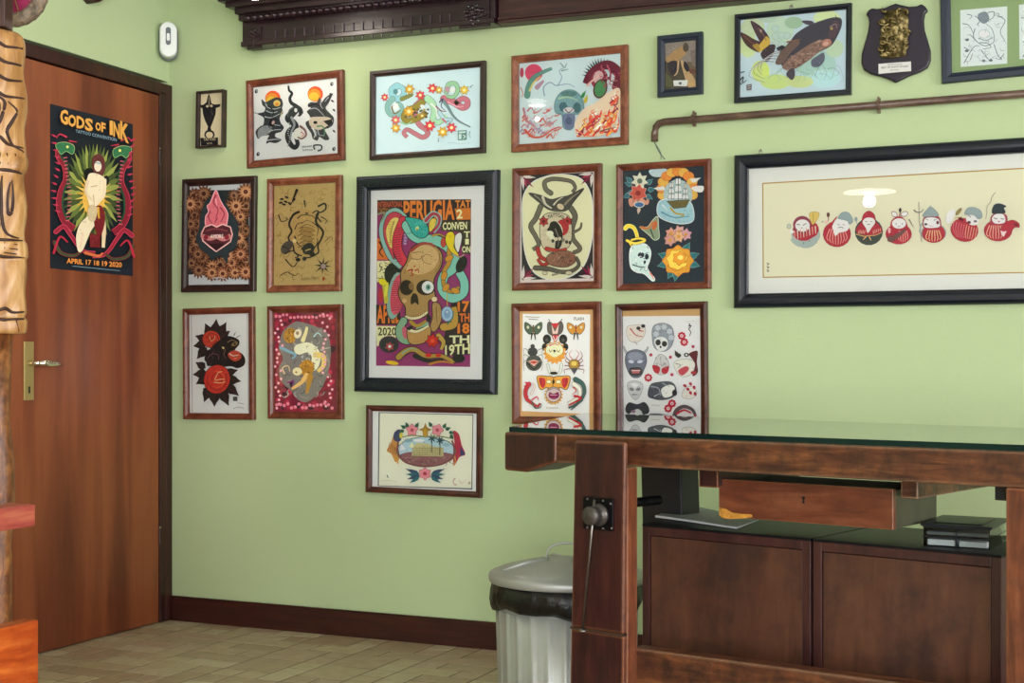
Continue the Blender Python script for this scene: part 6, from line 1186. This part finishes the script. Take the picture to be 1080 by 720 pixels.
a.S([(650, 432), (720, 450), (760, 445), (820, 440), (872, 415)], 8, '#d0a468', 6); a.S([(735, 455), (710, 480)], 9, '#d8b078', 7); a.S([(765, 455), (780, 485)], 9, '#d8b078', 7); a.E(648, 300, 14, 20, '#8a9ca0'); a.S([(648, 300), (655, 340)], 7, '#8a9ca0'); a.S([(728, 320), (745, 322)], 5, '#5c6068'); a.S([(775, 320), (792, 322)], 5, '#5c6068'); a.S([(745, 345), (775, 345)], 5, '#5c6068')
K_ = 1038.5  # px offset between the two crops (125 px * 8.308)
a.E(1022, 430, 112, 88, RD, ol='#8a1c30', w=3); a.P([(950, 350), (970, 300), (1030, 275), (1080, 310), (1100, 370), (1060, 400), (970, 400)], RD, sm=True); a.E(1025, 338, 62, 46, '#f2f0ec', ol=DK, w=2); stripes(1060, 430, 64, 84, '#d8948c', 5, -.3)
a.E(985, 258, 26, 18, '#f0e8e4', 40, ol='#8a3a4c', w=5); a.E(1072, 255, 28, 18, '#f0e8e4', -20, ol='#8a3a4c', w=5); a.E(1035, 222, 12, 20, '#2c2c30'); a.S([(1035, 240), (1030, 275)], 8, '#8a3a4c'); a.S([(1000, 335), (1000, 350)], 5, '#4a4a50'); a.S([(1055, 335), (1055, 350)], 5, '#4a4a50'); a.S([(1015, 365), (1035, 362)], 4, '#4a4a50')
a.P([(925, 480), (1000, 430), (1070, 390), (1082, 405), (1010, 470), (955, 500)], '#6a4a48', ol='#3c2c2c', w=2, sm=True); a.E(955, 470, 30, 22, '#6a4a48', ol='#3c2c2c', w=2); a.E(940, 400, 12, 26, '#e8a8b0'); a.S([(1115, 305), (1150, 370)], 12, '#7c7c6c', 5)
crop(a, 950, 195, 8.308)
a.E(290, 420, 112, 84, '#9aa6a6'); a.E(290, 425, 100, 80, RD, ol='#8a1c30', w=3); stripes(288, 440, 92, 66, '#d8b088', 6, -.6); a.P([(195, 350), (205, 290), (270, 255), (335, 280), (355, 340), (340, 375), (220, 378)], '#9c4456', ol='#7a1c30', w=3, sm=True); a.P([(212, 300), (270, 285), (330, 300), (345, 340), (330, 372), (215, 372)], '#f0eeea', sm=True); a.P([(195, 275), (225, 225), (262, 195), (300, 220), (335, 268), (270, 278)], '#8d9ca0', ol='#6a7c80', w=3, sm=True); a.S([(262, 195), (262, 180)], 8, '#8d9ca0'); a.S([(225, 300), (240, 310)], 6, '#3c5a60', 4); a.S([(290, 310), (315, 305)], 6, '#3c5a60', 4); a.E(222, 345, 14, 10, '#4a3a3c'); a.E(325, 330, 12, 16, '#6b2c3c'); a.S([(250, 358), (290, 362)], 8, '#c8a0a0', 5)
a.S([(160, 150), (165, 300), (185, 500)], 6, '#7c6a64', 5); a.S([(118, 222), (145, 240), (180, 238), (202, 212)], 9, '#3c3c40', 4); a.S([(170, 410), (180, 350), (205, 330)], 16, '#9aa6a6', 8)
a.E(560, 395, 120, 100, RD, 12, ol='#8a1c30', w=3)
for i in range(10): a.S([(470+i*22, 320+i*7), (462+i*21, 390+i*8), (500+i*15, 460+i*2)], 7, '#c8707c' if i < 5 else '#d8a088', 4)
a.E(630, 310, 58, 44, '#f2f0ec', 20); a.P([(560, 250), (590, 205), (640, 198), (700, 225), (715, 280), (680, 300), (640, 262), (580, 262)], '#8d9ca0', ol='#6a7c80', w=3, sm=True); a.S([(595, 270), (615, 285)], 7, '#3c3c44'); a.E(655, 320, 16, 10, '#6a5a5c'); a.E(600, 330, 16, 14, '#5c1c30'); a.E(530, 300, 26, 14, '#5c1424', 30); a.E(510, 235, 14, 36, '#8a7a48', 35, ol='#4c4428', w=2); a.S([(480, 290), (540, 280)], 7, '#c8a070', 5); a.P([(410, 250), (460, 215), (480, 240), (440, 330), (400, 330)], '#dfe8e0', sm=True)
a.E(855, 400, 122, 92, RD, ol='#8a1c30', w=3); stripes(835, 405, 110, 84, '#d8a894', 7, -.55); a.P([(790, 330), (800, 270), (860, 245), (925, 265), (935, 320), (900, 345), (820, 345)], '#9c3c4e', ol='#7a1c30', w=2, sm=True); a.P([(800, 300), (830, 260), (895, 258), (918, 300), (905, 335), (830, 340)], '#f2f0ec', sm=True); a.P([(802, 248), (818, 180), (868, 165), (925, 188), (905, 205), (918, 245), (860, 252)], '#26343c', ol='#18242a', w=2, sm=True); a.S([(820, 290), (838, 300), (850, 292)], 7, '#4a4048', 4); a.S([(880, 295), (898, 302), (908, 294)], 7, '#4a4048', 4); a.E(862, 322, 10, 5, '#a84858')
a.P([(880, 380), (930, 325), (985, 310), (1035, 335), (1040, 372), (1000, 375), (960, 420), (920, 450), (885, 440)], RD, ol='#6b1426', w=3, sm=True); a.E(1010, 350, 20, 12, DK, 20); a.P([(875, 400), (900, 410), (930, 405), (905, 455), (885, 440)], '#f0c8cc'); a.S([(830, 68), (800, 110), (790, 150), (760, 190), (755, 260), (745, 300)], 7, '#9a9080', 5)
finish(a)
# ---- shield plaque
PYs = -.02
t0 = on_y(945, 45, -.0)
sh = [(266, 20), (300, 30), (350, 40), (400, 38), (430, 22), (455, 40), (472, 65), (452, 85), (445, 130), (450, 190), (472, 260), (488, 320), (488, 380), (470, 425), (420, 455), (350, 480), (300, 505), (266, 522), (235, 505), (180, 485), (110, 468), (65, 440), (50, 400), (52, 340), (72, 270), (92, 200), (100, 140), (95, 108), (78, 90), (95, 65), (115, 50), (150, 55), (200, 48), (240, 30)]
t = thing('shield_plaque', 'dark shield-shaped wall plaque with gilt bronze relief and small silver plate', 'plaque', (t0.x, 0, t0.z))
OO = Vector((t0.x, 0, t0.z))
def sp_(x, y, Y=PYs): p = on_y(900+x/6.0, y/6.0, Y)-OO; return (p.x, p.z)
bm = BM(); prism(bm, [sp_(*p) for p in sh], .019, Vector((0, PYs, 0)), Vector((1, 0, 0)), Vector((0, 0, 1)), Vector((0, 1, 0))); obj('shield_board', bm, M['plaque'], t, bevel=.005, seg=3)
bm = BM(); prism(bm, [sp_(*p) for p in ((160, 405), (365, 390), (366, 450), (160, 468))], .003, Vector((0, PYs-.003, 0)), Vector((1, 0, 0)), Vector((0, 0, 1)), Vector((0, 1, 0))); ep = obj('engraved_plate', bm, M['silver'], t)
art = Art((900, 0, 6.0), lambda px, py: Vector((on_y(px, py, PYs).x-OO.x, PYs-.0031, on_y(px, py, PYs).z-OO.z)), (0, -1, 0))
art.T('TATTOO EXPO', 215, 418, 310, 412, 10, '#4a4a4c'); art.T('BEST OF SHOW AWARD', 178, 436, 350, 425, 12, '#3c3c40', .01); art.T('ROMA', 235, 450, 290, 447, 9, '#5c5c60')
art.build('engraving', ep, INK)
bm = BM(); r = random.Random(12)
prism(bm, [sp_(*p) for p in ((210, 70), (330, 55), (350, 120), (345, 240), (335, 350), (290, 365), (185, 372), (170, 300), (180, 150))], .008, Vector((0, PYs-.008, 0)), Vector((1, 0, 0)), Vector((0, 0, 1)), Vector((0, 1, 0)))
for i in range(46):
    x = r.uniform(180, 345); y = r.uniform(65, 365); c_ = sp_(x, y); k = r.uniform(0, 6.28); q = [(c_[0]+.011*math.cos(k+j*.8)*(1-j*.1), PYs-.008-.003-.004*math.sin(j*.7), c_[1]+.011*math.sin(k+j*.8)*(1-j*.1)) for j in range(6)]
    tube(bm, q, [.002, .0035, .004, .004, .003, .0018], 7)
obj('bronze_relief', bm, M['bronze'], t, smooth=True)
# little hooks above the top-row frames
for px_, py_, lab in ((834.5, 8, 'tiny wire hook above the carp painting'), (802, 160.5, 'tiny wire hook above the long black daruma frame')):
    p = on_y(px_, py_, -.006); t = tag(obj('picture_hook', (lambda b: (tube(b, [(-.006, 0, -.012), (-.004, -.002, .006), (.003, -.003, .01), (.007, 0, -.002)], .0013, 6), box(b, -.001, .001, 0, .0055, .002, .008)) and b)(BM()), M['steel'], loc=p), lab, 'hook')
# ---- door poster
PX = .0135
pq = [on_x(x, y, PX) for x, y in ((52.5, 108.5), (139.5, 131.5), (140.5, 290.5), (53.5, 283.5))]
ctr = sum(pq, Vector())/4; zt_ = (pq[0].z+pq[1].z)/2; zb_ = (pq[2].z+pq[3].z)/2; ya_ = (pq[0].y+pq[3].y)/2; yb_ = (pq[1].y+pq[2].y)/2; print('poster', pq)
t = thing('convention_poster', 'dark printed poster with orange lettering, red dragons and pale figure taped to the brown door', 'poster', (PX-.001, ctr.y, ctr.z))
def ploc(px, py): p = on_x(px, py, PX)-Vector((PX-.001, ctr.y, ctr.z)); return Vector((.001, p.y, p.z))
a = Art((40, 100, 3.6), ploc, (1, 0, 0)); O = '#12161c'
a.P([(60, 90), (350, 120), (352, 660), (55, 640)], '#151b22')
# green rays halo
for k in range(44):
    A_ = k*8.2; c_, s_ = math.cos(math.radians(A_)), math.sin(math.radians(A_)); a.LF(205+40*c_, 370+70*s_, math.degrees(math.atan2(s_*1.9, c_)), 78+38*abs(s_), 22, ['#5d6c34', '#8a9448', '#3c4a28'][k % 3], ol='#26301c', w=1)
for k in range(26): A_ = k*13.8+5; c_, s_ = math.cos(math.radians(A_)), math.sin(math.radians(A_)); a.LF(205, 380, math.degrees(math.atan2(s_*1.5, c_)), 70+24*abs(s_), 14, '#c89a38' if k % 2 else '#d8b858')
a.E(205, 400, 42, 62, '#dcae4c')
# dragons
for s_, X in ((1, 0), (-1, 1)):
    f = (lambda x, y: (x, y)) if s_ > 0 else (lambda x, y: (402-x+6, y+14))
    Q = lambda *p: [f(*q) for q in p]
    a.S(Q((120, 195), (85, 190), (70, 230), (95, 270), (100, 320), (80, 370), (75, 430), (95, 480), (130, 510)), 16, '#7c1c2c', 22, ol='#c04050', ow=2)
    a.S(Q((118, 200), (88, 198), (80, 230), (105, 270), (108, 320), (90, 375), (88, 430), (105, 475)), 8, '#24442f', 8)
    a.P(Q((60, 190), (95, 180), (130, 195), (125, 225), (100, 215), (80, 225)), '#2f6a44', ol='#8ab070', w=2, sm=True); a.E(*f(105, 198), 5, 5, '#e0d070')
    for y in range(160, 470, 26): a.LF(*f(72+8*math.sin(y*.03), y), (200 if s_ > 0 else -20)+14*math.sin(y), 26, 8, '#a8304a')
    for y in range(240, 480, 14): a.S(Q((98+8*math.sin(y*.02), y), (112+8*math.sin(y*.02), y-2)), 3, '#c8606c')
    a.S(Q((60, 520), (90, 500), (115, 530), (160, 590), (210, 600)), 14, '#8c2034', 8, ol='#c8485c'); a.S(Q((55, 560), (80, 600), (130, 610), (160, 590)), 12, '#3a4a30', 6, ol='#7c1c2c'); a.S(Q((52, 600), (75, 540), (105, 560)), 10, '#a8283c', 5); a.S(Q((100, 160), (75, 150), (62, 165)), 7, '#b03048', 3); a.S(Q((110, 175), (140, 180)), 6, '#b03048', 2)
# figure, draped
a.E(185, 300, 20, 22, '#141414'); a.E(246, 330, 14, 24, '#141414', 20); a.P([(198, 240), (222, 225), (242, 245), (245, 290), (225, 310), (200, 290)], '#5c2c2c', sm=True); a.E(218, 272, 14, 20, '#ddd0b8'); a.S([(208, 258), (230, 262)], 5, '#7aa0b0', 4)
a.P([(175, 330), (185, 300), (215, 300), (245, 320), (245, 370), (232, 400), (212, 430), (215, 480), (190, 520), (160, 590), (142, 592), (135, 540), (150, 490), (185, 450), (180, 400), (168, 360)], '#dccdae', sm=True); a.S([(243, 325), (240, 380), (215, 410)], 15, '#d8c8a8', 10); a.S([(178, 330), (172, 370), (195, 400)], 12, '#d0bc98', 8)
a.S([(225, 430), (240, 500), (238, 580)], 22, '#d0bc98', 12); a.P([(205, 430), (235, 425), (245, 480), (225, 540), (205, 500)], '#6b1c20', sm=True); a.S([(218, 430), (222, 470)], 10, '#c89a30', 6); a.P([(185, 420), (215, 430), (205, 480), (180, 470)], '#c0ac88', sm=True); a.S([(190, 350), (215, 345)], 4, '#b89a78'); a.S([(200, 380), (205, 430)], 4, '#b89a78', 2); a.S([(160, 520), (150, 580)], 4, '#e8b89a'); a.P([(186, 526), (225, 532), (226, 580), (188, 578)], '#6b1c20'); a.S([(170, 600), (220, 612), (235, 600)], 12, '#c86a3c', 6)
# lettering
a.S([(72, 105), (140, 118), (200, 128), (270, 132), (330, 168)], 2, '#151b22')
OR = '#d09a48'
word = [('G', 74, 110, 104, 116, 58), ('O', 104, 120, 134, 124, 48), ('D', 136, 126, 166, 132, 48), ('S', 168, 134, 198, 142, 50), ('O', 208, 135, 228, 140, 34), ('F', 230, 140, 246, 146, 38), ('I', 262, 152, 274, 154, 56), ('N', 276, 158, 300, 168, 58), ('K', 302, 168, 334, 186, 72)]
for ch, x0, y0, x1, y1, h in word: a.T(ch, x0-1.5, y0+2, x1+1.5, y1+2, h, '#6b3c18', .05); a.T(ch, x0, y0, x1, y1, h-2, OR, .035); 
a.T('TATTOO CONVENTION', 132, 144, 288, 178, 12, '#7c98a8', .01)
a.T('APRIL 17 18 19 2020', 98, 640, 308, 656, 20, '#d8893c', .03); a.S([(120, 650), (300, 668)], 2, '#7c98a8')
base = [(.0, yb0-ctr.y, z-ctr.z) for yb0, z in ((ya_, zb_), (yb_, zb_), (yb_, zt_), (ya_, zt_))]
base = [(.001, b[1], b[2]) for b in base]
a.build('printed_sheet', t, INK, base, '#191f27')
# ------------------------------------------------------------------ lamps and light
def pendant(x, y, z, label, rr=.2, power=60, bs=1, group='white pendant lamps'):
    t = thing('pendant_lamp', label, 'lamp', (x, y, z), 0, group)
    bm = BM(); lathe(bm, [(rr, 0.0), (rr*.98, .004), (rr*.5, .014), (.05, .022), (.03, .03), (0, .031)], 40); lathe(bm, [(rr, 0), (rr*.9, .002), (rr*.45, .01), (.03, .014), (0, .014)], 40); obj('lamp_shade', bm, M['shade'], t, smooth=True)
    bm = BM(); lathe(bm, [(0, -.05+.0), (.025, -.043), (.042, -.02), (.045, .0), (.035, .02), (.02, .03)], 20, Matrix.Scale(bs, 4)); obj('bulb', bm, M['bulb'], t, smooth=True)
    bm = BM(); tube(bm, [(0, 0, .028), (0, 0, RZ-z)], .003, 8); obj('cord', bm, M['black'], t)
    l = bpy.data.lights.new('bulb_light', 'POINT'); l.energy = power; l.color = (1, .93, .84); l.shadow_soft_size = .045*bs
    o = bpy.data.objects.new('bulb_light', l); C.objects.link(o); o.location = (0, 0, -.07); o.parent = t
pendant(1.79, -6.18, 2.38, 'white disc pendant lamp seen mirrored in the glass of the long black frame', .2, 25)
pendant(.83, -1.92, 2.37, 'white pendant lamp seen mirrored in the dragon picture glass', .045, 5, .25)
pp = at(268, 0, 4.85)
pendant(pp.x, pp.y, pp.z+.05, 'bright pendant lamp hanging at the top edge before the carved beam', .12, .8)
def area(loc, rot, sx, sy, e, col):
    l = bpy.data.lights.new('window_daylight', 'AREA'); l.shape = 'RECTANGLE'; l.size = sx; l.size_y = sy; l.energy = e; l.color = col
    o = bpy.data.objects.new('window_daylight', l); C.objects.link(o); o.location = loc; o.rotation_euler = rot
area((5.2, RY-.12, 1.35), (PI/2, 0, 0), 3.0, 2.2, 470, (.93, .97, 1))
area((RX+.12, RY+2.3, 1.45), (0, PI/2, 0), 1.9, 2.2, 220, (.98, .98, 1)); area((RX+.12, RY+5.4, 1.45), (0, PI/2, 0), 1.9, 2.8, 260, (.98, .98, 1))
w = bpy.data.worlds.new('world'); bpy.context.scene.world = w; w.use_nodes = True; bgn = w.node_tree.nodes['Background']
sk = w.node_tree.nodes.new('ShaderNodeTexSky'); sk.sky_type = 'HOSEK_WILKIE'; sk.sun_direction = (.2, .5, .8); sk.turbidity = 5
w.node_tree.links.new(sk.outputs[0], bgn.inputs[0]); bgn.inputs[1].default_value = .6
vs = bpy.context.scene.view_settings; vs.view_transform = 'Standard'; vs.look = 'None'; vs.exposure = 0.0; vs.gamma = 1; vs.use_curve_mapping = False
